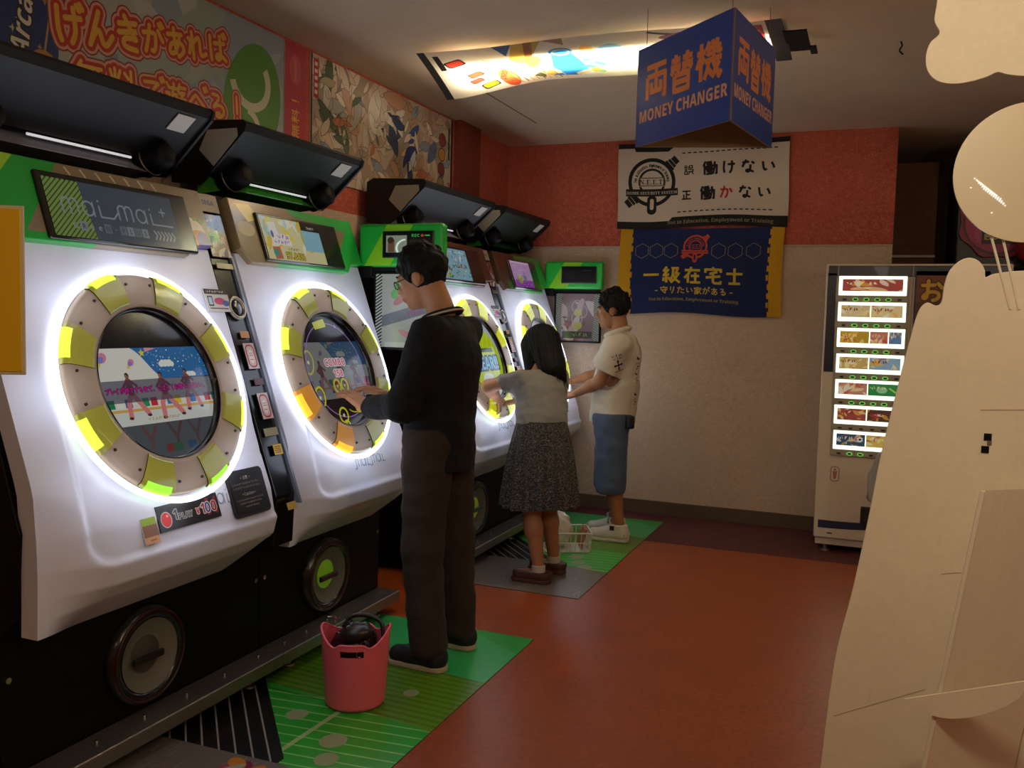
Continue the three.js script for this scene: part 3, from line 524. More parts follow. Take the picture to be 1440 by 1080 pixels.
const sweetTex = canvasTex(96, 128, (g) => { g.fillStyle = '#d19a68'; g.fillRect(0, 0, 96, 128); g.fillStyle = '#8a5a36'; g.fillRect(0, 40, 96, 46); for (let i = 0; i < 5; i++) disc(g, 10 + i * 20, 86, 11, 9, '#8a5a36'); g.fillStyle = '#96b421'; g.fillRect(0, 0, 96, 40); for (let i = 0; i < 5; i++) disc(g, 12 + i * 20, 42, 10, 7, '#8a5a36'); g.fillStyle = '#a05a3a'; g.fillRect(34, 108, 40, 6); });
const makerTex = canvasTex(192, 128, (g) => { g.fillStyle = '#a39a88'; g.fillRect(0, 0, 192, 128); latin(g, 'SEGA', 96, 60, 46, '#2a3a6a', { align: 'center', outline: '#8f96a8', width: 0.12 }); });
const columnArt = canvasTex(192, 256, (g) => { g.fillStyle = '#8d5a52'; g.fillRect(0, 0, 192, 256); reseed(17); blobs(g, 192, 256, ['#c9b0a4', '#6a3030', '#d8cabb', '#a0704a', '#5a4a6a'], 26, 50, 2); });
const smartTex = canvasTex(192, 160, (g) => { g.fillStyle = '#c6c2bb'; g.fillRect(0, 0, 192, 160); g.fillStyle = '#2a2624'; g.fillRect(0, 0, 192, 36); scribble(g, 20, 10, 150, 16, '#e0dcd4'); g.fillStyle = '#222'; g.fillRect(16, 50, 40, 72); g.fillStyle = '#a8c4d8'; g.fillRect(22, 58, 28, 54); disc(g, 112, 86, 46, 26, '#c3416c'); disc(g, 158, 100, 28, 22, '#3f5aa0'); g.fillStyle = '#4a4644'; g.fillRect(20, 134, 150, 8); });
const cardTex = canvasTex(128, 192, (g) => { g.fillStyle = '#b9a7a0'; g.fillRect(0, 0, 128, 192); g.lineWidth = 12; g.strokeStyle = '#9a2436'; g.beginPath(); g.roundRect(18, 16, 92, 160, 36); g.stroke(); disc(g, 64, 100, 30, 50, '#d3c8c2'); g.fillStyle = '#6f5a58'; g.fillRect(44, 74, 40, 5); g.fillRect(40, 90, 48, 5); g.fillRect(46, 120, 36, 6); });
const yellowNote = canvasTex(96, 96, (g) => { g.fillStyle = '#d8b020'; g.fillRect(0, 0, 96, 96); g.fillStyle = '#4a3a10'; for (let i = 0; i < 4; i++) g.fillRect(14, 18 + i * 17, 66, 7); });
const liveTex = canvasTex(256, 144, (g) => { g.fillStyle = '#0a0c0a'; g.fillRect(0, 0, 256, 144); g.fillStyle = '#8a9482'; g.fillRect(8, 16, 118, 114); g.fillStyle = '#6a4a3a'; g.fillRect(18, 44, 38, 84); disc(g, 34, 48, 18, 22, '#3a2a22'); g.strokeStyle = '#e8fff0'; g.lineWidth = 12; g.beginPath(); g.arc(124, 100, 56, 2.6, 4.6); g.stroke(); latin(g, 'REC', 150, 18, 26, '#3cb84a'); disc(g, 212, 18, 9, 9, '#c0302a'); g.fillStyle = '#3cb84a'; g.fillRect(226, 14, 28, 8); g.fillStyle = '#1e221e'; g.fillRect(140, 44, 90, 60); });
const idleTex = canvasTex(256, 144, (g) => { g.fillStyle = '#0b0d0b'; g.fillRect(0, 0, 256, 144); g.fillStyle = '#161c18'; g.fillRect(30, 30, 200, 90); g.fillStyle = '#3a5a40'; g.fillRect(150, 28, 80, 4); });
const wingPosters = [
  canvasTex(384, 400, (g) => {
    g.fillStyle = '#b4bab2'; g.fillRect(0, 0, 384, 400); disc(g, 150, 70, 34, 40, '#4fae54'); disc(g, 200, 50, 30, 34, '#5aba5c'); disc(g, 120, 110, 26, 26, '#66bb5e'); disc(g, 150, 140, 46, 20, '#c06a6a', -0.6);
    g.save(); g.rotate(-0.28); g.fillStyle = '#6c7580'; g.fillRect(-60, 230, 460, 60); latin(g, 'mai', 130, 262, 54, '#a03a8a'); g.restore(); disc(g, 200, 330, 60, 18, '#d0909a', 0.4); disc(g, 250, 376, 70, 22, '#8ac44e'); g.fillStyle = '#c9d6ca'; g.fillRect(60, 372, 250, 28); disc(g, 330, 250, 50, 26, '#a6c872', -0.4);
    for (const x of [0, 344]) { g.save(); g.beginPath(); g.rect(x, 0, 40, 400); g.clip(); g.fillStyle = '#101010'; g.fillRect(x, 0, 40, 400); g.strokeStyle = '#c8ccc6'; g.lineWidth = 8; for (let i = -3; i < 26; i++) { g.beginPath(); g.moveTo(x - 4, i * 18 + 30); g.lineTo(x + 44, i * 18); g.stroke(); } g.restore(); }
  }),
  canvasTex(384, 400, (g) => {
    g.fillStyle = '#8a6468'; g.fillRect(0, 0, 384, 400); reseed(63); blobs(g, 384, 400, ['#b8606c', '#c9a8a8', '#7a4a50', '#d8c4c0'], 24, 70);
    g.strokeStyle = '#d8a8b0'; g.lineWidth = 7; for (const [x, y] of [[190, 110], [190, 210], [230, 150]]) { g.beginPath(); g.ellipse(x, y, 46, 54, 0, 0, 7); g.stroke(); } disc(g, 196, 160, 34, 34, '#d0c85a'); disc(g, 196, 270, 38, 34, '#ccc455'); disc(g, 60, 330, 40, 24, '#bfa0c8'); g.fillStyle = '#2c2a1e'; g.fillRect(60, 320, 264, 60); scribble(g, 150, 330, 160, 36, '#9a9c4a');
    for (const x of [0, 334]) { g.save(); g.beginPath(); g.rect(x, 0, 50, 400); g.clip(); g.fillStyle = '#15150f'; g.fillRect(x, 0, 50, 400); g.strokeStyle = '#b9bca8'; g.lineWidth = 7; for (let i = -3; i < 30; i++) { g.beginPath(); g.moveTo(x - 4, i * 15 + 30); g.lineTo(x + 54, i * 15); g.stroke(); } g.restore(); }
  }),
];
const hoodEnd = extrudeZ([[-2.64, 1.92], [-2.505, 1.905], [-2.475, 1.925], [-2.285, 2.10], [-2.275, 2.13], [-2.29, 2.145], [-2.60, 2.16], [-2.64, 2.14]], 0, 0.012).translate(-MX, 0, 0);

function cabinet(k, zc, uL, uR, label, opts) {
  const c = thing('rhythm_game_cabinet', label, 'arcade machine', [MX, 0, zc], 0, 'rhythm game cabinets along the left wall');
  const zA = -uL + 0.012, zB = -uR - (opts.column ? 0.135 : 0.005), lx = (p) => p.map(([x, y]) => [x - MX, y]);
  // black carcass
  part('body', extrudeZ(lx([[-2.66, 0.05], [-2.18, 0.05], [-2.18, 0.50], [-2.115, 0.56], [-2.10, 0.80], [-2.345, 1.58], [-2.42, 1.86], [-2.66, 1.88]]), zB, zA, 0.004), blackMat, c);
  const kick = part('kick_bar', rbox(0.12, 0.05, zA - zB, 0.006, 0.062, 0.078, (zA + zB) / 2), steelMat, c);
  for (let i = 0; i < 6; i++) part('bolt', new THREE.CylinderGeometry(0.005, 0.005, 0.012, 8).translate(0.06, 0.107, lerp(zB + 0.08, zA - 0.08, i / 5)), chromeMat, kick);
  for (const z of [zA - 0.12, zB + 0.12]) { const f = part('foot', new THREE.CylinderGeometry(0.012, 0.012, 0.055, 10).translate(0.05, 0.0275, z), steelMat, c); part('foot_pad', new THREE.CylinderGeometry(0.025, 0.028, 0.01, 14).translate(0.05, 0.005, z), steelMat, f); }
  for (const z of [zA - 0.02, zB + 0.03]) part('lock', new THREE.CylinderGeometry(0.009, 0.009, 0.012, 12).rotateZ(Math.PI / 2).translate(0.004, 0.38, z), chromeMat, c);
  // round woofer in the lower front
  const sp = part('woofer', speakerGeo.rim.clone().translate(0, 0.285, 0.03), blackGloss, c);
  part('woofer_band', speakerGeo.band.clone().translate(0, 0.285, 0.03), redBand, sp);
  part('cone', speakerGeo.cone.clone().translate(0.001, 0.285, 0.03), coneMat, sp);
  part('dust_cap', speakerGeo.cap.clone().translate(0.004, 0.285, 0.03), capMats[k], sp);
  part('grip_bar', rbox(0.014, 0.024, 0.13, 0.005, 0.032, 0.28, 0.04), blackGloss, sp);
  // white front with the round screen
  const panel = part('front_panel', panelGeometry(uL, uR), panelMat, c, 'white moulded front with a shallow pocket');
  part('led_ring', ledGeo, ledMat, panel, 'glowing white ring of light');
  for (let i = 0; i < 8; i++) {
    const a = i * Math.PI / 4, l = new THREE.PointLight(new THREE.Color(0.74, 0.81, 1.0), LIGHTS.ring); l.position.set(Math.cos(a) * 0.40, Math.sin(a) * 0.40, 0.12).applyMatrix4(CONSOLE); l.shadow.radius = 5; l.name = 'ring_light'; c.add(l);
  }
  const ring = part('button_ring', ringGeo, ringMat, c, 'beige plastic ring around the screen');
  for (let i = 0; i < 8; i++) {
    const amber = opts.amber?.includes(i), b = part('button', keyGeos[i], amber ? keyAmber : opts.bright ? keyBright : keyLit, c, amber ? 'button lit orange' : undefined);
    part('button_light', lensGeos[i], amber ? lensAmber : opts.green?.includes(i) ? lensGreen : lensLime, b);
    for (const s of screwGeos[i]) part('screw', s, screwMat, ring);
  }
  part('screen_rim', rimGeo, blackGloss, c);
  part('round_screen', screenGeo, glow(roundScreens[k], opts.screen ?? 0.5, 0.15), c, opts.screenLabel);
  // upper monitor
  const bez = part('monitor_surround', bezelGeometry(uL + 0.01, uR, 0.452, 0.715), bezelMats[k], c);
  const [m0, m1, n0, n1] = opts.frame;
  part('monitor_frame', onConsole(new RoundedBoxGeometry(m1 - m0, n1 - n0, 0.02, 3, 0.009).translate((m0 + m1) / 2, (n0 + n1) / 2, 0.03)), blackGloss, c);
  const [s0, s1, t0, t1] = opts.top;
  part('monitor_screen', flat(s1 - s0, t1 - t0, (s0 + s1) / 2, (t0 + t1) / 2, 0.0395, 0.003), printed(glow(topScreens[k], opts.topGlow, 0.2), blackGloss), c, opts.topLabel);
  if (k === 0) for (let i = 0; i < 7; i++) part('tick_mark', flat(0.006, 0.03, -0.16 + i * 0.06, 0.692, 0.0295, 0.003, 0.6), tickMat, bez);
  // hood over the monitor with two loudspeakers below
  const hz0 = zB + (opts.column ? 0.14 : 0.02), hz1 = zA - 0.03, hood = part('hood', extrudeZ(lx([[-2.64, 2.02], [-2.47, 1.955], [-2.29, 2.105], [-2.278, 2.13], [-2.29, 2.143], [-2.60, 2.158], [-2.64, 2.14]]), hz0 + 0.012, hz1 - 0.012, 0.003), hoodMat, c);
  part('hood_cheek', hoodEnd.clone().translate(0, 0, hz1 - 0.012), hoodMat, hood); part('hood_cheek', hoodEnd.clone().translate(0, 0, hz0), hoodMat, hood);
  part('hood_window', extrudeZ(lx([[-2.43, 1.975], [-2.315, 2.085], [-2.32, 2.115], [-2.46, 2.115], [-2.50, 2.04]]), hz1, hz1 + 0.002), smokeMat, hood, 'smoked plastic side window');
  part('hood_sticker', rbox(0.004, 0.075, 0.085, 0.0015).rotateZ(-0.876).translate(-2.325 - MX, 2.071, hz0 + 0.12), stickerWhite, hood);
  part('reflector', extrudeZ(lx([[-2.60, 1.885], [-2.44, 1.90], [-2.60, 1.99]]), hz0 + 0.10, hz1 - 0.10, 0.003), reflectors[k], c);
  if (k !== 3) part('lamp_tube', new THREE.CylinderGeometry(0.0045, 0.0045, 0.42, 10).rotateX(Math.PI / 2).translate(-2.475 - MX, 1.945, (hz0 + hz1) / 2 - 0.06), tubeMat, c);
  for (const z of [hz0 + 0.13, hz1 - 0.13]) {
    const s = part('loudspeaker', new THREE.LatheGeometry([[0, 0], [0.04, 0], [0.052, 0.012], [0.055, 0.06], [0.048, 0.12], [0.03, 0.135], [0, 0.135]].map(([r, h]) => new THREE.Vector2(r, h)), 28).rotateZ(-1.25).translate(-2.50 - MX, 1.93, z), blackMat, c);
    part('loudspeaker_ring', new THREE.TorusGeometry(0.054, 0.003, 8, 28).rotateX(Math.PI / 2).translate(0, 0.05, 0).rotateZ(-1.25).translate(-2.50 - MX, 1.93, z), steelMat, s);
  }
  // marks on the white front
  part('logo_lettering', logoGeo, logoMat, c, 'pale grey lettering on the white front');
  if (k === 0) {
    const rs = new THREE.Shape(), rw = 0.0975, rh = 0.0825, rr = 0.022; rs.moveTo(-rw + rr, -rh); rs.lineTo(rw - rr, -rh); rs.quadraticCurveTo(rw, -rh, rw, -rh + rr); rs.lineTo(rw, rh - rr); rs.quadraticCurveTo(rw, rh, rw - rr, rh); rs.lineTo(-rw + rr, rh); rs.quadraticCurveTo(-rw, rh, -rw, rh - rr); rs.lineTo(-rw, -rh + rr); rs.quadraticCurveTo(-rw, -rh, -rw + rr, -rh);
    part('caution_sticker', onConsole(new THREE.ExtrudeGeometry(rs, { depth: 0.006, bevelEnabled: false }).translate(0.302, -0.41, -0.0135)), std({ color: 0x171413, roughness: 0.5 }), c);
    part('caution_print', flat(0.168, 0.138, 0.302, -0.41, -0.0072, 0.0012), printed(std({ map: cautionTex, roughness: 0.4 }), blackMat), c, 'black caution notice with small text');
    part('price_sticker', flat(0.275, 0.082, 0.005, -0.425, -0.0115, 0.004), printed(std({ map: playTex, roughness: 0.35 }), blackMat), c, 'black price sticker reading 1 PLAY 100 yen');
    part('small_sticker', flat(0.058, 0.08, -0.172, -0.45, -0.0115, 0.004), printed(std({ map: sweetTex, roughness: 0.45 }), stickerWhite), c, 'small green, brown and orange sticker');
  }
  if (opts.column) {
    const cz0 = -uR - 0.128, cz1 = -uR - 0.012, cu = (-cz0 - cz1) / 2, off = (v) => v * 0;
    const col = part('card_column', extrudeZ(lx([[-2.30, 0.46], [incline(0.74) - 0.02, 0.55], [incline(0.74) - 0.008, 0.74], [incline(1.855) - 0.008, 1.855], [-2.60, 1.87], [-2.50, 0.46]]), cz0, cz1, 0.003), blackGloss, c, 'narrow black column with card readers');
    part('column_edge', extrudeZ(lx([[incline(0.70) - 0.03, 0.70], [incline(0.70) + 0.004, 0.70], [incline(1.62) + 0.004, 1.62], [incline(1.62) - 0.03, 1.62]]), cz0 - 0.006, cz0 + 0.008), std({ color: 0x7d828f, metalness: 0.5, roughness: 0.35 }), col);
    part('maker_plate', flat(0.112, 0.07, cu, 0.685, 0.002), printed(std({ map: makerTex, roughness: 0.4 }), blackMat), col);
    part('column_picture', flat(0.108, 0.17, cu, 0.555, 0.002), printed(phys({ map: columnArt, roughness: 0.25, clearcoat: 0.6 }), blackMat), col);
    part('ticket_slot', flat(0.09, 0.02, cu, 0.435, 0.002), steelMat, col);
    const tw = part('tweeter', onConsole(new THREE.TorusGeometry(0.04, 0.008, 10, 32).translate(cu, 0.27, 0.003)), steelMat, col);
    part('tweeter_cone', onConsole(new THREE.SphereGeometry(0.034, 20, 10).scale(1, 1, 0.3).translate(cu, 0.27, 0.0)), blackGloss, tw);
    part('info_card', flat(0.125, 0.085, cu - 0.10, 0.295, 0.006, 0.004), printed(std({ map: smartTex, roughness: 0.5 }), stickerWhite), c, 'small card about smartphones');
    part('code_plate', flat(0.045, 0.026, cu + 0.005, 0.165, 0.002), std({ color: 0xb07a48, roughness: 0.5 }), col);
    for (const v of [0.08, -0.115]) part('card_reader', flat(0.062, 0.10, cu + 0.004, v, 0.0025, 0.006), printed(std({ map: cardTex, roughness: 0.35 }), blackMat), col, 'pale card reader pad with a red outline');
    part('button_pair', flat(0.05, 0.025, cu + 0.01, -0.02, 0.002), std({ color: 0x4a1a22, roughness: 0.4 }), col);
    part('yellow_label', flat(0.05, 0.04, cu + 0.008, -0.285, 0.003), printed(std({ map: yellowNote, roughness: 0.5 }), blackMat), col);
    part('pale_label', flat(0.075, 0.03, cu, -0.215, 0.0025), std({ color: 0x8e8660, roughness: 0.5 }), col);
    part('coin_label', flat(0.05, 0.028, cu, -0.50, 0.003), std({ color: 0xb79a34, roughness: 0.5 }), col);
  }
  if (opts.wing) {
    const w = opts.wing - 1, wz = -uR - 0.02;
    const fr = part('camera_housing', rbox(0.45, 0.205, 0.06, 0.02, -2.10 - MX, 1.742, wz - 0.03, 3), greenMat, c, 'green camera housing standing out from the cabinet');
    part('housing_print', new THREE.ShapeGeometry(new THREE.Shape([[-0.16, -0.095], [-0.02, -0.095], [0.10, 0.095], [-0.04, 0.095]].map(([x, y]) => new THREE.Vector2(x, y)))).translate(-2.13 - MX, 1.742, wz + 0.0012), std({ color: 0x86c81e, roughness: 0.4 }), fr);
    part('camera_window', rbox(0.27, 0.125, 0.012, 0.005, -2.055 - MX, 1.745, wz + 0.002, 3), blackGloss, fr);
    part('camera_screen', box(0.24, 0.10, 0.002, -2.055 - MX, 1.748, wz + 0.0095), printed(glow([liveTex, idleTex][w], [0.9, 0.5][w], 0.2), blackGloss), fr, ['small screen showing the player and REC', 'dark camera screen'][w]);
    part('wing_bracket', rbox(0.40, 0.03, 0.03, 0.006, -2.10 - MX, 1.63, wz - 0.03), blackMat, c);
    part('wing_case', rbox(0.36, 0.375, 0.045, 0.01, -2.065 - MX, 1.435, wz - 0.03), blackMat, c);
    part('wing_poster', box(0.335, 0.345, 0.003, -2.06 - MX, 1.435, wz - 0.005), printed(glow(wingPosters[w], [0.62, 0.42][w], 0.3), blackMat), c, ['backlit white and green poster with striped sides', 'backlit pink poster with striped sides'][w]);
    part('wing_arm', rbox(0.30, 0.06, 0.05, 0.01, -2.40 - MX, 1.62, wz - 0.03), blackMat, c);
  }
  return c;
}
const M = [-2.26, -3.30, -4.86, -5.90];
cabinet(0, M[0], -0.54, 0.43, 'white-fronted rhythm game cabinet with no player, its round screen showing pink-trousered dancers', { column: true, green: [3, 4], screen: 0.62, top: [-0.275, 0.25, 0.468, 0.655], frame: [-0.295, 0.335, 0.458, 0.676], topGlow: 0.30, topLabel: 'grey title screen with green stripes', screenLabel: 'round screen with dancers and a pink line of text' });
cabinet(1, M[1], -0.46, 0.43, 'white-fronted rhythm game cabinet played by the person in the black cardigan, screen reading COMBO 158', { wing: 1, amber: [4, 5], screen: 0.55, top: [-0.30, 0.11, 0.47, 0.655], frame: [-0.315, 0.26, 0.462, 0.668], topGlow: 0.62, screenLabel: 'round screen reading COMBO 158' });
cabinet(2, M[2], -0.54, 0.43, 'white-fronted rhythm game cabinet played by the person in the grey skirt, screen reading CLEAR', { column: true, bright: true, screen: 0.75, top: [-0.30, 0.10, 0.475, 0.665], frame: [-0.34, 0.30, 0.46, 0.68], topGlow: 0.55, screenLabel: 'lime green round screen reading CLEAR' });
cabinet(3, M[3], -0.46, 0.43, 'white-fronted rhythm game cabinet next to the back wall, its upper monitor pale purple', { wing: 2, bright: true, screen: 0.55, top: [-0.24, 0.12, 0.475, 0.66], frame: [-0.26, 0.26, 0.46, 0.67], topGlow: 0.55, screenLabel: 'round screen striped pink and green' });
// ---------------------------------------------------------------- floor mats in front of the cabinets
function matTexture(second) {                            // canvas x runs along the wall (left = near end), canvas y from the aisle (bottom) to the cabinets (top)
  return canvasTex(1536, 640, (g, w, h) => {
    g.fillStyle = '#2aa12c'; g.fillRect(0, 0, w, h);
    g.strokeStyle = 'rgba(150,205,120,0.75)'; g.lineWidth = 7; for (let i = -6; i < 34; i++) { g.beginPath(); g.moveTo(300 + i * 46, h); g.lineTo(300 + i * 46 - 60, 0); g.stroke(); }
    poly(g, [[860, 0], [1180, 0], [1120, h], [760, h]], '#5c8e14'); g.strokeStyle = 'rgba(40,70,10,0.35)'; g.lineWidth = 12; for (let i = 0; i < 12; i++) { g.beginPath(); g.moveTo(820 + i * 30, 0); g.lineTo(790 + i * 30, h); g.stroke(); }
    poly(g, [[1180, 0], [w, 0], [w, h], [1120, h]], '#2fae5e'); poly(g, [[1380, h], [w, h - 260], [w, h]], '#25a03a');
    g.strokeStyle = 'rgba(190,190,150,0.75)'; g.lineWidth = 16; g.beginPath(); g.moveTo(300, 330); g.lineTo(820, 350); g.stroke(); g.strokeStyle = '#c2b21e'; g.lineWidth = 7; g.beginPath(); g.moveTo(420, 40); g.lineTo(430, h); g.stroke(); g.beginPath(); g.moveTo(600, 0); g.lineTo(500, 120); g.lineTo(470, 300); g.stroke();
    for (const [x, y, r] of [[520, 470, 34], [430, 330, 46], [460, 520, 36], [700, 250, 34], [610, 430, 40], [1230, 380, 30], [960, 470, 26], [640, 90, 40], [560, 160, 36]]) disc(g, x, y, r, r * 0.9, '#8f9a72');
    poly(g, [[430, 0], [880, 0], [478, 372], [440, 372]], '#0c0b0a'); g.save(); g.beginPath(); [[440, 0], [860, 0], [478, 352], [450, 352]].forEach(([x, y], q) => (q ? g.lineTo(x, y) : g.moveTo(x, y))); g.clip(); g.strokeStyle = '#9c9590'; g.lineWidth = 5; for (let i = 0; i < 9; i++) { g.beginPath(); g.moveTo(830 - i * 58, 0); g.lineTo(430 - i * 58, 372); g.stroke(); } g.restore();
    poly(g, [[0, 0], [445, 0], [452, 380], [410, h], [0, h]], '#6a625c'); reseed(8); g.strokeStyle = 'rgba(190,186,180,0.35)'; g.lineWidth = 3; for (let i = 0; i < 90; i++) { const x = rnd() * 400, y = rnd() * h; g.beginPath(); g.moveTo(x, y); g.lineTo(x + 30 + rnd() * 50, y - 20 + rnd() * 40); g.stroke(); }
    if (!second) { for (let i = 0; i < 26; i++) disc(g, 330 + rnd() * 90, 250 + rnd() * 370, 12 + rnd() * 30, 8 + rnd() * 14, ['#a82446', '#8f8078', '#c07a20', '#7a2040', '#a39a8c'][i % 5], rnd() * 3); }
  });
}
function floorMat2(z0, z1, second, label) {
  const g = new THREE.BoxGeometry(z0 - z1, 0.003, 0.80), m = phys({ map: matTexture(second), roughness: 0.38, clearcoat: 0.2, clearcoatRoughness: 0.25 }), side = std({ color: 0x3a3a34 });
  const o = single('floor_mat', g, [side, side, m, side, side, side], label, 'mat', [-1.74, 0.0017, (z0 + z1) / 2]); o.rotation.y = Math.PI / 2;
  return o;
}
floorMat2(-1.69, -3.65, false, 'green printed floor mat under the pink bucket');
floorMat2(-4.29, -6.25, true, 'green and grey printed floor mat under the white basket, by the back wall');

// ---------------------------------------------------------------- posters on the left wall
function wallPoster(z0, z1, y0, y1, tex, label, name = 'wall_poster') {
  const side = std({ color: 0xcfc8bc, roughness: 0.7 }), m = std({ map: tex, roughness: 0.55 });
  const o = single(name, new THREE.BoxGeometry(z0 - z1, y1 - y0, 0.006), printed(m, side), label, 'poster', [WALL_L + 0.004, (y0 + y1) / 2, (z0 + z1) / 2]); o.rotation.y = Math.PI / 2;
  return o;
}
const bannerTex = canvasTex(2048, 860, (g, w, h) => {     // 1.75 m by 0.735 m
  g.fillStyle = '#8e9aa4'; g.fillRect(0, 0, w, h); reseed(41);
  blobs(g, w, h, ['#a3abb0', '#7f8f9e', '#b0b4b2', '#98a49c', '#a8a8a0'], 70, 240);
  poly(g, [[0, 0], [640, 0], [540, 420], [520, h], [0, h]], '#24366e'); for (let i = 0; i < 26; i++) star(g, 280 + rnd() * 260, rnd() * h, 8 + rnd() * 14, rnd() < 0.5 ? '#b9b28a' : '#a08a40', 4, 0.35);
  disc(g, 465, 548, 58, 44, '#a87a2c'); disc(g, 455, 190, 46, 34, '#a0521c'); g.strokeStyle = '#b08a5a'; g.lineWidth = 10; g.beginPath(); g.moveTo(470, 510); g.lineTo(520, 200); g.stroke();
  // green rounded shape with pale crescents at the right end
  g.save(); g.translate(1780, 420); disc(g, 0, 0, 230, 330, '#4f8a2c', 0.3); g.lineWidth = 46; g.strokeStyle = '#c7c7ab'; g.beginPath(); g.ellipse(-20, -120, 150, 140, 0.3, -0.9, 2.6); g.stroke(); g.lineWidth = 36; g.beginPath(); g.ellipse(-60, 170, 120, 130, 0, -1.4, 0.8); g.stroke(); g.restore();
  g.save(); g.translate(350, 560); g.rotate(-1.45); latin(g, 'Arcade', 0, 0, 112, '#d5cfc2', { outline: '#2a2a34', width: 0.16, style: 'bold italic' }); g.restore();
  const t1 = [['#8a2a1c', 0.42], ['#d09a86', 0.34], ['#b9341e', 0.2]];
  g.save(); g.translate(492, 300); g.rotate(-0.177); write(g, 'げんき', 0, 0, 165, { color: '#d9a63a', weight: 0.15, outline: t1, gap: 1.0 }); write(g, 'があれば', 490, 18, 142, { color: '#d9a63a', weight: 0.15, outline: t1, gap: 1.04 }); g.restore();
  g.save(); g.translate(606, 490); g.rotate(-0.085); write(g, '無料', 0, 0, 165, { color: '#e0b850', weight: 0.1, outline: t1, gap: 1.1 }); write(g, 'で遊べる！', 380, 6, 142, { color: '#d9a63a', weight: 0.12, outline: t1, gap: 1.04 }); g.restore();
  g.save(); g.translate(1890, 790); g.rotate(-1.2); latin(g, 'SEGA', 0, 0, 110, '#26406e', { outline: '#b9b7a8', width: 0.16 }); g.restore();
});
wallPoster(-1.92, -3.655, 1.985, 2.715, bannerTex, 'long blue and green banner with red-outlined yellow Japanese letters on the wall');
wallPoster(-3.665, -3.835, 1.985, 2.715, canvasTex(220, 900, (g, w, h) => { g.fillStyle = '#b23142'; g.fillRect(0, 0, w, h); disc(g, 110, 150, 60, 90, '#c04a52'); g.save(); g.translate(70, 820); g.rotate(-1.5708); write(g, 'プレイ無料！', 0, 0, 84, { color: '#d2a03a', weight: 0.11 }); g.restore(); g.fillStyle = '#c06a60'; g.fillRect(96, 90, 26, 130); }), 'narrow red strip poster with yellow vertical letters', 'strip_poster');
const artTex = canvasTex(1536, 600, (g, w, h) => {         // loose brushwork in the colours of the printed picture
  g.fillStyle = '#c2b29e'; g.fillRect(0, 0, w, h); reseed(57);
  blobs(g, w, h, ['#c4b09a', '#b8a48e', '#a8927c', '#c0a890', '#9c8a78'], 60, 200);
  blobs(g, w * 0.9, h, ['#c09c80', '#b98e6c', '#cbb094', '#a9a49a', '#c9bfae', '#d0c4b2'], 60, 100, 2);
  blobs(g, 420, h * 0.7, ['#4c5c40', '#40503a', '#c2ae96', '#5a6a4c'], 12, 90, 3);
  blobs(g, w, h, ['#5a6a88', '#7d8794', '#8f9aa6', '#a8765a', '#b8704e', '#a8986c', '#d6cab8', '#ddd2c0', '#cdbca6'], 40, 70, 2);
  g.save(); g.translate(620, 120); blobs(g, 260, 170, ['#3a4a62', '#34445c', '#c9bba6'], 9, 70, 3); g.restore(); g.save(); g.translate(880, 140); blobs(g, 220, 300, ['#2a4476', '#355288', '#b9c0c2', '#cdbda6'], 11, 70, 3); g.restore();
  g.lineWidth = 4; g.strokeStyle = 'rgba(60,44,34,0.55)'; for (let i = 0; i < 90; i++) { const x = rnd() * w, y = rnd() * h; g.beginPath(); g.moveTo(x, y); g.bezierCurveTo(x + rnd() * 80 - 40, y + rnd() * 80, x + rnd() * 120 - 60, y + rnd() * 120, x + rnd() * 160 - 80, y + rnd() * 160 - 40); g.stroke(); }
  g.fillStyle = '#a83226'; g.fillRect(20, 20, 44, 190); g.fillStyle = '#d8c6b0'; for (let i = 0; i < 5; i++) g.fillRect(30, 36 + i * 34, 24, 18);
  for (let i = 0; i < 5; i++) { disc(g, 1396 - i * 6, 150 + i * 92, 44, 40, ['#8f3a30', '#b8862e', '#7a3a3a', '#9a8a5a', '#c0a860'][i]); g.lineWidth = 7; g.strokeStyle = '#4a3026'; g.stroke(); }
  g.fillStyle = '#17130f'; g.fillRect(0, 0, 12, h); g.fillRect(w - 22, 0, 22, h); g.fillRect(w - 60, 60, 20, 200);
});
wallPoster(-3.88, -5.50, 2.10, 2.715, artTex, 'wide pale poster with loose drawn shapes in green, blue and tan');

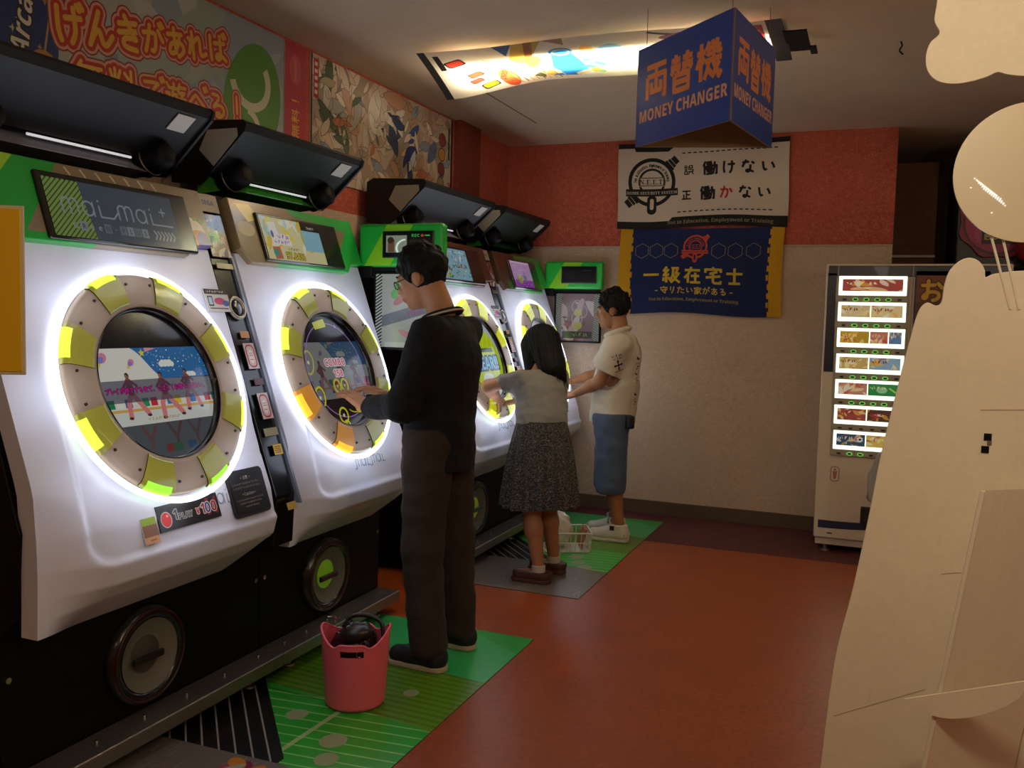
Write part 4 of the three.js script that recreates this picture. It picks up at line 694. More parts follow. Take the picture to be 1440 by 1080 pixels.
// ---------------------------------------------------------------- two towels on the back wall
function emblem(g, x, y, r, ink, paper, text) {
  g.save(); g.translate(x, y);
  g.save(); g.rotate(-0.72); g.fillStyle = ink; for (const s of [-1, 1]) for (const [a, b, hh] of [[0.86, 0.2, 0.5], [1.08, 0.12, 0.42], [1.22, 0.2, 0.34]]) g.fillRect(s > 0 ? r * a : -r * (a + b), -r * hh / 2, r * b, r * hh); g.restore();
  disc(g, 0, 0, r, r, ink);
  disc(g, 0, 0, r * 0.85, r * 0.85, paper); disc(g, 0, 0, r * 0.57, r * 0.57, ink); disc(g, 0, 0, r * 0.48, r * 0.48, paper);
  const t = 'Not in Education, Employment or Training'; g.font = 'bold ' + r * 0.17 + 'px serif'; g.fillStyle = text ?? ink; g.textAlign = 'center'; g.textBaseline = 'middle';
  for (let i = 0; i < t.length; i++) { const a = Math.PI * (1.02 + 0.96 * i / (t.length - 1)); g.save(); g.translate(Math.cos(a) * r * 0.70, Math.sin(a) * r * 0.70); g.rotate(a + Math.PI / 2); g.fillText(t[i], 0, 0); g.restore(); }
  g.fillStyle = paper; g.fillRect(-r * 0.52, -r * 0.2, r * 1.04, r * 0.38); g.strokeStyle = ink; g.lineWidth = r * 0.03; g.strokeRect(-r * 0.50, -r * 0.18, r * 1.0, r * 0.32); latin(g, 'N.E.E.T.', 0, -r * 0.01, r * 0.27, ink, { font: 'serif', align: 'center' });
  g.fillStyle = ink; g.fillRect(-r * 1.1, r * 0.28, r * 2.2, r * 0.30); latin(g, 'HOME SECURITY SYSTEM', 0, r * 0.44, r * 0.165, paper, { font: 'serif', align: 'center' });
  g.fillStyle = ink; g.beginPath(); g.roundRect(-r * 0.2, r * 0.55, r * 0.4, r * 0.78, r * 0.18); g.fill(); g.fillStyle = paper; g.beginPath(); g.roundRect(-r * 0.08, r * 0.68, r * 0.16, r * 0.46, r * 0.08); g.fill();
  g.restore();
}
const towelA = canvasTex(1400, 704, (g, w, h) => {
  const cloth = '#c3b3a0', ink = '#1c1915'; g.fillStyle = cloth; g.fillRect(0, 0, w, h);
  poly(g, [[0, 0], [w, 0], [w, 40], [470, 40], [430, 70], [150, 66], [140, 40], [0, 40]], ink); poly(g, [[0, h], [w, h], [w, h - 88], [470, h - 88], [440, h - 58], [290, h - 58], [280, h - 46], [0, h - 46]], ink); g.fillRect(0, h - 60, w, 60);
  g.fillStyle = ink; for (let i = 0; i < 17; i++) { g.fillRect(546 + i * 46, 86 - i * 0.8, 28, 9); g.fillRect(510 + i * 46, h - 132 - i * 0.4, 28, 9); }
  emblem(g, 290, 318, 200, ink, cloth);
  const b = { color: ink, weight: 0.145, cap: 'butt' };
  write(g, '誤', 560, 190, 84, { ...b, weight: 0.1 }); write(g, '働けない', 714, 160, 124, { ...b, gap: 1.24 }); write(g, '正', 540, 396, 84, b); write(g, '働', 690, 366, 124, b); write(g, 'か', 846, 370, 116, { ...b, color: '#a8261c', weight: 0.14 }); write(g, 'ない', 1000, 370, 118, { ...b, gap: 1.24 });
  latin(g, 'Not in Education, Employment or Training', 860, h - 44, 40, '#8e8270', { font: 'serif', align: 'center' });
});
const towelB = canvasTex(1400, 750, (g, w, h) => {
  g.fillStyle = '#16224f'; g.fillRect(0, 0, w, h); g.fillStyle = '#c08f10'; g.fillRect(0, 0, 104, h); g.fillRect(w - 104, 0, 104, h); reseed(3);
  for (let i = 0; i < 10; i++) { g.fillRect(100, i * 76, 8 + (i % 3) * 6, 50); g.fillRect(w - 116 - (i % 3) * 5, i * 76 + 20, 18, 46); }
  g.strokeStyle = '#97885a'; g.lineWidth = 4; for (const x of [200, 330, 460, 870, 1010, 1160]) { g.beginPath(); for (let i = 0; i <= 6; i++) { const a = i * Math.PI / 3 + Math.PI / 6; const X = x + Math.cos(a) * 66, Y = 196 + Math.sin(a) * 66; i ? g.lineTo(X, Y) : g.moveTo(X, Y); } g.stroke(); }
  emblem(g, 668, 160, 104, '#c24a28', '#16224f');
  const y = '#c8a82c'; write(g, '一級在宅士', 216, 330, 158, { color: y, weight: 0.135, cap: 'butt', gap: 1.14 }); g.fillStyle = y; g.fillRect(330, 548, 26, 8); g.fillRect(976, 548, 26, 8);
  write(g, '守りたい家がある', 378, 514, 66, { color: y, weight: 0.13, gap: 1.1 }); latin(g, 'Not in Education, Employment or Training', 660, 628, 36, '#a08c3c', { font: 'serif', align: 'center' });
});
function wallTowel(x0, x1, y0, y1, tex, label, seed) {
  const wave = (s, t) => V(lerp(x0, x1, s) + 0.006 * Math.sin(t * 5 + seed), lerp(y0, y1, t) - 0.012 * (1 - t) * Math.sin(s * 7 + seed) - 0.02 * t * Math.sin(s * Math.PI) * 0.4, WALL_B + 0.026 + 0.006 * Math.sin(s * 19 + seed) + 0.005 * Math.sin(s * 7 + t * 4) + 0.004 * (1 - t));
  const front = gridGeo(60, 24, wave), back = gridGeo(60, 24, (s, t) => { const p = wave(1 - s, t); p.z -= 0.004; return p; });
  single('wall_towel', merge([front, back]), std({ map: tex, roughness: 0.95, side: THREE.DoubleSide }), label, 'towel');
}
wallTowel(-1.815, -0.615, 2.095, 2.70, towelA, 'white towel with black emblem and Japanese lettering on the red wall', 0.4);
wallTowel(-1.785, -0.63, 1.476, 2.092, towelB, 'blue towel with yellow side stripes and yellow Japanese lettering below the white one', 2.1);

// ---------------------------------------------------------------- ceiling lamp covered by a printed towel
{
  const l = thing('ceiling_tube_light', 'fluorescent ceiling light shining through the printed towel', 'light', [-1.30, CEIL, -4.30]);
  part('housing', rbox(1.66, 0.02, 0.30, 0.005, 0, -0.01, 0), whiteTrim, l);
  for (const z of [-0.07, 0.07]) part('tube', new THREE.CylinderGeometry(0.008, 0.008, 1.56, 12).rotateZ(Math.PI / 2).translate(0, -0.024, z), std({ color: 0xffffff, emissive: new THREE.Color(1, 0.93, 0.76), emissiveIntensity: 6 }), l);
  const a = new THREE.RectAreaLight(new THREE.Color(1.0, 0.92, 0.74), LIGHTS.towel, 1.56, 0.24); a.position.set(0, -0.034, 0); a.rotation.x = -Math.PI / 2; a.name = 'tube_glow'; l.add(a);
  const tex = canvasTex(1400, 420, (g, w, h) => {         // top of the canvas is the far edge
    g.fillStyle = '#e9e2cf'; g.fillRect(0, 0, w, h); reseed(23);
    g.fillStyle = '#191512'; g.fillRect(0, 0, 34, h); g.fillRect(56, 250, 26, 130); g.save(); g.translate(70, 0); g.scale(0.6, 1);
    poly(g, [[420, h], [560, h], [470, 300]], '#2d5488'); poly(g, [[560, h], [760, h], [560, 170], [470, 250]], '#c9ac3c'); poly(g, [[640, h], [700, h], [600, 180], [560, 200]], '#8f5a2c'); poly(g, [[760, h], [900, h], [880, 340]], '#a8806e');
    poly(g, [[700, 40], [760, 260], [880, 300], [960, 90], [880, 30]], '#2b78b8'); disc(g, 830, 270, 80, 46, '#2f7fc0'); g.strokeStyle = '#e0c070'; g.lineWidth = 9; g.beginPath(); g.ellipse(830, 268, 56, 28, 0, 0, 7); g.stroke();
    g.lineWidth = 26; g.strokeStyle = '#d8b488'; for (const p of [[[400, 280], [640, 60]], [[640, 60], [760, 70]], [[860, 40], [1000, 80]]]) { g.beginPath(); g.moveTo(...p[0]); g.lineTo(...p[1]); g.stroke(); }
    poly(g, [[560, 60], [660, 110], [640, 30]], '#4d5a34'); for (let i = 0; i < 16; i++) disc(g, 960 + rnd() * 220, 60 + rnd() * 130, 50, 16, ['#4f9a62', '#7ab86a', '#3b7f5a', '#a6cf8e'][i % 4], -0.3); disc(g, 690, 70, 34, 26, '#d8902c'); disc(g, 1000, 70, 30, 20, '#d8a03c');
    disc(g, 500, 60, 56, 40, '#f2efe6'); disc(g, 400, 90, 60, 90, '#c2562c', 0.4); for (let i = 0; i < 9; i++) { g.lineWidth = 8; g.strokeStyle = ['#c89a5a', '#8a5a34', '#d8b070'][i % 3]; g.beginPath(); g.moveTo(300 + i * 30, 300 - i * 12); g.bezierCurveTo(400 + i * 24, 200, 420 + i * 40, 120, 470 + i * 40, 20); g.stroke(); } disc(g, 620, 200, 70, 40, '#c9843c', 0.8); disc(g, 1150, 250, 90, 60, '#8fb6c8', 0.3); disc(g, 1010, 250, 50, 70, '#e0b060', 0.2); g.restore();
    for (const [x, y, c, q] of [[130, 300, '#c03a2a', 1], [158, 236, '#e2d8c4', 0.5], [186, 176, '#c8402c', 0.8], [176, 120, '#c03a2a', 0.7], [222, 64, '#d8b628', 0.9]]) { g.save(); g.translate(x, y); g.rotate(0.35); g.fillStyle = '#241a14'; g.beginPath(); g.roundRect(-44 * q, -28 * q, 88 * q, 56 * q, 12); g.fill(); g.fillStyle = c; g.beginPath(); g.roundRect(-36 * q, -21 * q, 72 * q, 42 * q, 10); g.fill(); g.restore(); }
    g.save(); g.translate(300, 130); g.rotate(1.2); latin(g, 'taste', 0, 0, 44, '#2a2420', { align: 'center' }); g.restore();
    g.lineWidth = 16; g.strokeStyle = '#3a2a22'; g.beginPath(); g.moveTo(930, 400); g.bezierCurveTo(1040, 330, 1160, 400, 1290, 300); g.stroke(); disc(g, 1080, 360, 120, 30, '#8a5a70', 0.2); disc(g, 1180, 330, 110, 24, '#c09a4a', 0.2);
    g.fillStyle = '#a22a20'; g.fillRect(1270, 160, 60, 220); g.save(); g.translate(1300, 300); g.rotate(-1.57); latin(g, 'KO', 0, 0, 44, '#e8dccc', { align: 'center' }); g.restore(); g.fillStyle = '#191512'; g.fillRect(1344, 0, 56, h);
  });
  const wave = (s, t) => {                                // t = 0 near edge, 1 far edge
    const x = lerp(-2.16 - 0.09 * t, -0.44, s), z = lerp(-3.985, -4.52, t), sag = 0.02 + 0.035 * t * t + 0.055 * t * (1 - smooth(0, 0.35, s));
    return V(x, CEIL - 0.018 - sag - 0.006 * Math.sin(s * 9 + t * 2), z);
  };
  const o = single('ceiling_towel', gridGeo(80, 20, wave), phys({ map: tex, roughness: 1, transmission: 0.42, thickness: 0, side: THREE.DoubleSide }), 'printed towel fixed under the ceiling lamp and lit from behind', 'towel');
  o.userData.label = 'colourful printed towel stretched under the ceiling lamp, glowing from behind';
  const st = single('towel_strap', merge([box(0.10, 0.006, 0.30, -0.40, CEIL - 0.045, -4.30), box(0.03, 0.006, 0.12, -0.34, CEIL - 0.05, -4.44)]), blackMat, 'black strap at the end of the printed ceiling towel', 'strap');
}
// ---------------------------------------------------------------- three-sided hanging sign
{
  const A = V(-1.0, 0, -3.83), B = V(-0.543, 0, -3.42), C = V(-0.46, 0, -3.98), y0 = 2.158, y1 = 2.562, ctr = V().add(A).add(B).add(C).multiplyScalar(1 / 3);
  const s = thing('hanging_sign', 'three-sided blue cardboard sign reading MONEY CHANGER in orange, hung from the ceiling', 'sign', [ctr.x, y0, ctr.z]);
  const tex = canvasTex(900, 600, (g, w, h) => {
    g.fillStyle = '#0f45a6'; g.fillRect(0, 0, w, h);
    write(g, '両替機', 84, 110, 236, { color: '#ee8a44', weight: 0.11, cap: 'butt', gap: 1.06, outline: [['#9c4a2a', 0.05], ['#f0a468', 0.02]] });
    latin(g, 'MONEY CHANGER', 450, 426, 98, '#e6b08a', { align: 'center', outline: '#b05a34', width: 0.05 });
  });
  const card = std({ color: 0x8a6a44, roughness: 0.9 }), front = phys({ map: tex, roughness: 0.35, clearcoat: 0.3 });
  for (const [p, q] of [[A, B], [B, C], [C, A]]) {
    const d = V().subVectors(q, p), len = d.length(), mid = V().addVectors(p, q).multiplyScalar(0.5).sub(ctr);
    const g = new THREE.BoxGeometry(len + 0.006, y1 - y0, 0.008), n = V(-d.z, 0, d.x).normalize();
    const m = part('sign_face', g, [card, card, card, card, front, card], s); m.position.set(mid.x, (y1 - y0) / 2, mid.z); m.rotation.y = Math.atan2(n.x, n.z);
  }
  for (const p of [A, B, C]) { const q = V().subVectors(p, ctr).multiplyScalar(0.9); part('cord', bar(V(q.x, y1 - y0 - 0.02, q.z), V(q.x, CEIL - y0, q.z), 0.0015, 6), card, s); }
}
// ---------------------------------------------------------------- snack vending machine
{
  const X0 = -0.315, W = 1.02, ZF = -5.91, H = 1.80, D = 0.57;
  const v = thing('vending_machine', 'cream vending machine with seven lit rows of snacks against the back wall', 'vending machine', [X0 + W / 2, 0, ZF]);
  const px = (x) => x - X0 - W / 2, cream = phys({ color: 0xd9cdb8, roughness: 0.35, clearcoat: 0.3 }), navy = phys({ color: 0x1c2233, roughness: 0.3, clearcoat: 0.4 }), greyM = std({ color: 0xa59e8a, roughness: 0.5 });
  part('body', rbox(W, H - 0.09, D, 0.012, 0, 0.09 + (H - 0.09) / 2, -D / 2), cream, v);
  part('plinth', rbox(W - 0.02, 0.05, D - 0.05, 0.006, 0, 0.07, -D / 2), cream, v);
  for (const x of [-W / 2 + 0.07, W / 2 - 0.07]) for (const z of [-0.06, -D + 0.06]) { part('foot', merge([new THREE.CylinderGeometry(0.012, 0.012, 0.05, 10).translate(x, 0.025, z), new THREE.CylinderGeometry(0.028, 0.03, 0.012, 16).translate(x, 0.006, z)]), steelMat, v); }
  part('header', rbox(W - 0.03, 0.065, 0.012, 0.004, 0, 1.755, 0.002), navy, v);
  part('side_panel', rbox(0.055, 0.61, 0.012, 0.004, px(-0.275), 1.44, 0.002), navy, v);
  part('centre_panel', rbox(0.40, 1.0, 0.012, 0.004, px(0.39), 1.26, 0.002), navy, v);
  for (const x of [-0.243, 0.178]) part('trim_strip', rbox(0.006, 0.80, 0.016, 0.002, px(x), 1.385, 0.004), greyM, v);
  const boxGlow = std({ color: 0xf4fff2, emissive: new THREE.Color(0.88, 1.0, 0.80), emissiveIntensity: LIGHTS.vending });
  const rowC = [['#a8463e', '#b2554a', '#b35a50'], ['#d8c89a', '#e2cf9a', '#d0b070'], ['#c0992c', '#c87a6a', '#5a86b8'], ['#c9b06a', '#8fb4d0', '#d8b04a'], ['#c28a78', '#3f9c58', '#4aa860'], ['#9c4a40', '#5a3a34', '#6a4a44'], ['#31506e', '#d8c05a', '#c9a848']];
  const ringMatG = std({ color: 0x3aa02a, emissive: new THREE.Color(0.25, 0.9, 0.12), emissiveIntensity: 0.8 }), keyMat = std({ color: 0x2c2a20, roughness: 0.4 });
  for (let r = 0; r < 7; r++) {
    const y = 1.665 - r * 0.158, w = 0.385, h = 0.118, x = px(-0.045 + r * 0.002);
    part('shelf_front', rbox(w + 0.03, 0.158, 0.02, 0.005, x, y - 0.022, 0.004), greyM, v);
    const win = part('display_window', rbox(w, h, 0.012, 0.004, x, y, 0.010), boxGlow, v, 'lit white display box');
    const n = r === 0 ? 1 : r === 2 ? 3 : 2, widths = n === 1 ? [0.34] : n === 3 ? [0.165, 0.10, 0.07] : [0.165, 0.175]; let cx = -widths.reduce((a, b) => a + b + 0.006, -0.006) / 2;
    widths.forEach((cw, i) => {
      reseed(100 + r * 7 + i); const c = rowC[r][i];
      const t = canvasTex(192, 96, (g, W2, H2) => {
        g.fillStyle = c; g.fillRect(0, 0, W2, H2); blobs(g, W2, H2, ['rgba(245,226,160,0.75)', 'rgba(255,250,230,0.75)', 'rgba(190,70,50,0.6)', 'rgba(230,180,70,0.7)'], 12, 30);
        if (r === 4 && i === 1) { g.fillStyle = '#2f9250'; g.fillRect(0, 0, W2, H2); disc(g, 86, 50, 34, 26, '#8fd09a'); for (let k = 0; k < 5; k++) disc(g, 140 + k * 10, 40 + k * 8, 16, 6, '#b4d85a', 0.8); }
        if (r === 6 && i === 0) { star(g, 158, 40, 24, '#f0f4f0', 6, 0.7); disc(g, 158, 40, 9, 9, '#222'); }
        scribble(g, 14, 20, 110, 26, r % 2 ? '#7a2a1c' : '#f3e6b0');
      });
      part('product_card', box(cw, 0.072, 0.004, x + cx + cw / 2, y + 0.004, 0.019), printed(std({ map: t, roughness: 0.4, emissive: 0xffffff, emissiveMap: t, emissiveIntensity: 0.45 }), greyM), win);
      cx += cw + 0.006;
    });
    for (let i = 0; i < 6; i++) {
      const bx = x - 0.155 + i * 0.062, lit = i > 0 && i < 5 && r !== 5 || (r === 6 && (i === 1 || i === 2)), b = part('select_button', rbox(0.022, 0.011, 0.008, 0.003, bx, y - 0.083, 0.018), keyMat, v);
      if (lit && !(r === 6 && i > 2)) part('button_glow', new THREE.TorusGeometry(0.010, 0.0022, 8, 20).scale(1.45, 0.85, 1).translate(bx, y - 0.083, 0.019), ringMatG, b);
    }
  }
  const vl = new THREE.RectAreaLight(new THREE.Color(0.88, 1.0, 0.80), 0.8, 0.36, 1.05); vl.position.set(px(-0.04), 1.19, 0.035); vl.rotation.y = Math.PI; v.add(vl); vl.name = 'display_glow';
  part('poster', box(0.34, 0.42, 0.004, px(0.37), 1.52, 0.011), printed(std({ roughness: 0.5, map: canvasTex(320, 400, (g, w, h) => { g.fillStyle = '#7c4a2e'; g.fillRect(0, 0, w, h); g.fillStyle = '#5c3420'; g.fillRect(0, 150, w, 250); write(g, 'お', 12, 20, 130, { color: '#d0a83a', weight: 0.15, outline: [['#5a2c14', 0.12]], gap: 0.8 }); for (let i = 0; i < 5; i++) { g.fillStyle = '#c29a4a'; g.fillRect(60, 170 + i * 40, 180 - (i % 2) * 50, 14); } }) }), greyM), v, 'brown poster with yellow letters');
  part('cup_sticker', box(0.058, 0.098, 0.003, px(-0.205), 0.50, 0.0015), printed(std({ roughness: 0.5, map: canvasTex(96, 160, (g, w, h) => { g.fillStyle = '#d9cdb8'; g.fillRect(0, 0, w, h); g.strokeStyle = '#8a4a3a'; g.lineWidth = 7; g.beginPath(); g.roundRect(8, 8, 80, 144, 24); g.stroke(); poly(g, [[26, 50], [70, 50], [60, 130], [36, 130]], '#b06a52'); disc(g, 48, 34, 12, 9, '#8a4a3a'); }) }), cream), v);
  const slot = part('delivery_slot', rbox(0.36, 0.115, 0.012, 0.005, px(0.135), 0.255, 0.001), keyMat, v); part('slot_flap', rbox(0.33, 0.085, 0.010, 0.004, px(0.135), 0.258, 0.008), blackGloss, slot);
  part('blue_band', gridGeo(30, 1, (s, t) => V(lerp(px(-0.29), px(0.62), s), 0.155 + 0.11 * s * s + t * lerp(0.05, 0.03, s) - 0.0, 0.0012)), std({ color: 0x1d2748, roughness: 0.4 }), v);
  part('coin_panel', rbox(0.14, 0.30, 0.02, 0.006, px(0.60), 1.05, 0.004), greyM, v);
  part('joint_line', box(0.03, 0.008, 0.003, px(-0.22), 0.125, 0.001), keyMat, v);
}
// ---------------------------------------------------------------- pink bucket with a black bag
{
  const bk = thing('bucket', 'pink flexible bucket with a handle hole on the green mat', 'bucket', [-1.70, 0.0032, -2.76]);
  const pinkM = phys({ color: 0xec6478, roughness: 0.5, clearcoat: 0.1, side: THREE.DoubleSide });
  const R0 = 0.106, R1 = 0.127, TH = 0.005, facing = 0.42;   // one handle faces the camera
  const top = (a) => { let d = Math.abs(((a - facing + Math.PI * 5) % (2 * Math.PI)) - Math.PI), e = Math.PI - d; const near = Math.min(d, e); return 0.250 + 0.034 * smooth(0.75, 1.45, near) - 0.014 * smooth(0.30, 0.55, near) * (1 - smooth(0.55, 0.95, near)); };
  const wallPt = (s, t, inner) => { const a = s * Math.PI * 2, h = lerp(0.012, top(a), t), r = lerp(R0, R1, h / 0.3) - (inner ? TH : 0); return V(Math.sin(a) * r, h, Math.cos(a) * r); };
  const hole = (s, t) => { const a = s * Math.PI * 2, h = lerp(0.012, top(a), t), d = Math.abs(((a - facing + Math.PI * 5) % (2 * Math.PI)) - Math.PI), n = Math.min(d, Math.PI - d); return n < 0.36 && h > 0.206 && h < 0.231; };
  const shell = (inner) => { const nu = 160, nv = 60, pos = [], idx = []; for (let j = 0; j <= nv; j++) for (let i = 0; i <= nu; i++) { const p = wallPt(i / nu, j / nv, inner); pos.push(p.x, p.y, p.z); } for (let j = 0; j < nv; j++) for (let i = 0; i < nu; i++) { if (hole((i + 0.5) / nu, (j + 0.5) / nv)) continue; const a = j * (nu + 1) + i, b = a + 1, c = a + nu + 1, d = c + 1; inner ? idx.push(a, d, b, a, c, d) : idx.push(a, b, d, a, d, c); } const g = new THREE.BufferGeometry(); g.setAttribute('position', new THREE.Float32BufferAttribute(pos, 3)); g.setIndex(idx); g.computeVertexNormals(); return g; };
  const rim = gridGeo(160, 1, (s, t) => wallPt(s, 1, t < 0.5)), base = new THREE.LatheGeometry([[0, 0.004], [0.08, 0.004], [0.095, 0.0], [0.103, 0.005], [0.1068, 0.014]].map(([r, h]) => new THREE.Vector2(r, h)), 60);
  part('wall', merge([shell(false), shell(true), rim]), pinkM, bk); part('base', base, pinkM, bk);
  const rimCurve = []; for (let i = 0; i < 80; i++) { const p = wallPt(i / 80, 1, false), q = wallPt(i / 80, 1, true); rimCurve.push(p.add(q).multiplyScalar(0.5)); }
  part('rolled_rim', new THREE.TubeGeometry(new THREE.CatmullRomCurve3(rimCurve, true), 160, 0.0045, 8, true), pinkM, bk);
  const bag = thing('leather_bag', 'black leather bag with buckles stuffed into the pink bucket', 'bag', [-1.70, 0.02, -2.76]); bag.scale.set(0.74, 0.86, 0.74);
  const leather = phys({ color: 0x17110d, roughness: 0.38, clearcoat: 0.3, clearcoatRoughness: 0.35 });
  const bagGeo = new THREE.SphereGeometry(1, 64, 48), bp = bagGeo.attributes.position;
  for (let i = 0; i < bp.count; i++) { const x = bp.getX(i), y = bp.getY(i), z = bp.getZ(i), n = noise.noise(x * 2.1, y * 2.4, z * 2.1) * 0.10 + Math.abs(noise.noise(x * 4 + 5, y * 3, z * 4)) * 0.09; const k = 1 + n, nb = y < 0.15 ? 0.80 : 1; bp.setXYZ(i, x * 0.122 * k * nb, 0.165 + y * (y > 0 ? 0.165 : 0.155) * k, z * 0.118 * k * nb); }
  bagGeo.computeVertexNormals(); part('body', bagGeo, leather, bag);
  part('flap', new THREE.SphereGeometry(0.085, 32, 20).scale(1.1, 0.5, 0.75).rotateZ(0.25).translate(0.025, 0.29, 0.05), leather, bag);
  part('handle', tube([V(-0.06, 0.30, 0.02), V(-0.03, 0.345, 0.0), V(0.05, 0.352, -0.03), V(0.11, 0.325, -0.05), V(0.13, 0.27, -0.04)], 0.010, 30, 8), leather, bag); part('handle', tube([V(0.0, 0.30, 0.07), V(0.06, 0.335, 0.05), V(0.115, 0.30, 0.02), V(0.12, 0.24, 0.02)], 0.009, 30, 8), leather, bag);
  for (const [x, y, z] of [[-0.045, 0.305, 0.075], [0.0, 0.315, 0.068], [0.085, 0.262, 0.068], [0.075, 0.222, 0.092]]) part('buckle', new THREE.TorusGeometry(0.012, 0.0025, 8, 20).rotateY(0.6).translate(x, y, z), chromeMat, bag);
  const key = single('key_ring', merge([new THREE.TorusGeometry(0.014, 0.0025, 8, 20).rotateX(1.2), box(0.03, 0.006, 0.012, 0.018, 0.004, 0)]), chromeMat, 'small metal key ring on the edge of the pink bucket', 'key ring', [-1.832, 0.290, -2.79]);
}
// ---------------------------------------------------------------- white basket with a bag on the far mat
{
  const b = thing('wire_basket', 'white open basket on the green mat between the players', 'basket', [-1.74, 0.0032, -5.22], 0.45);
  const w = 0.30, d = 0.22, h = 0.12, rod = [], M1 = std({ color: 0xd6d2c4, roughness: 0.5 });
  for (const y of [0.006, 0.06, h]) { const r = []; for (const [x, z] of [[-w / 2, -d / 2], [w / 2, -d / 2], [w / 2, d / 2], [-w / 2, d / 2]]) r.push(V(x * (1 + y * 0.6), y, z * (1 + y * 0.6))); part('rail', merge(r.map((p, i) => bar(p, r[(i + 1) % 4], y === h ? 0.005 : 0.003, 6))), M1, b); }
  for (let i = 0; i <= 10; i++) for (const s of [-1, 1]) { const x = lerp(-w / 2, w / 2, i / 10); part('wire', bar(V(x, 0.004, s * d / 2), V(x * (1 + h * 0.6), h, s * d / 2 * (1 + h * 0.6)), 0.0025, 5), M1, b); }
  for (let i = 1; i < 7; i++) for (const s of [-1, 1]) { const z = lerp(-d / 2, d / 2, i / 7); part('wire', bar(V(s * w / 2, 0.004, z), V(s * w / 2 * (1 + h * 0.6), h, z * (1 + h * 0.6)), 0.0025, 5), M1, b); }
  part('base', box(w, 0.004, d, 0, 0.003, 0), M1, b);
  const g = new THREE.SphereGeometry(1, 40, 28), p = g.attributes.position; for (let i = 0; i < p.count; i++) { const x = p.getX(i), y = p.getY(i), z = p.getZ(i), n = 1 + noise.noise(x * 2.6 + 9, y * 2.2, z * 2.6) * 0.22; p.setXYZ(i, x * 0.088 * n, 0.115 + y * 0.105 * n + 0.04 * smooth(0, -1, x) * (y > 0 ? 1 : 0), z * 0.09 * n); } g.computeVertexNormals();
  const c = single('cloth_bag', g, std({ color: 0xcfc6b2, roughness: 0.9 }), 'crumpled cream cloth bag lying in the white basket', 'bag', [-1.775, 0.008, -5.205]); c.rotation.y = 0.45;
  single('magazine', rbox(0.012, 0.12, 0.15, 0.003).rotateZ(-0.25), std({ color: 0xb06a4a, roughness: 0.6 }), 'orange booklet standing in the white basket', 'booklet', [-1.635, 0.078, -5.275]).rotation.y = 0.45;
}
// ---------------------------------------------------------------- yellow notice at the left edge
{
  const n = thing('notice_board', 'yellow notice with a pale border on a thin post beside the first cabinet', 'sign', [-2.064, 0, -1.45], 0.55);
  part('board', rbox(0.42, 0.40, 0.006, 0.0025, 0.0, 1.447, 0), std({ color: 0xd9cfae, roughness: 0.6 }), n); part('sheet', rbox(0.405, 0.385, 0.004, 0.0015, 0.0, 1.447, 0.004), std({ color: 0xf2bd16, roughness: 0.55 }), n);
  part('post', new THREE.CylinderGeometry(0.012, 0.012, 1.3, 12).translate(-0.12, 0.655, -0.012), steelMat, n); part('base', new THREE.CylinderGeometry(0.13, 0.14, 0.02, 32).translate(-0.12, 0.01, -0.012), steelMat, n);
}
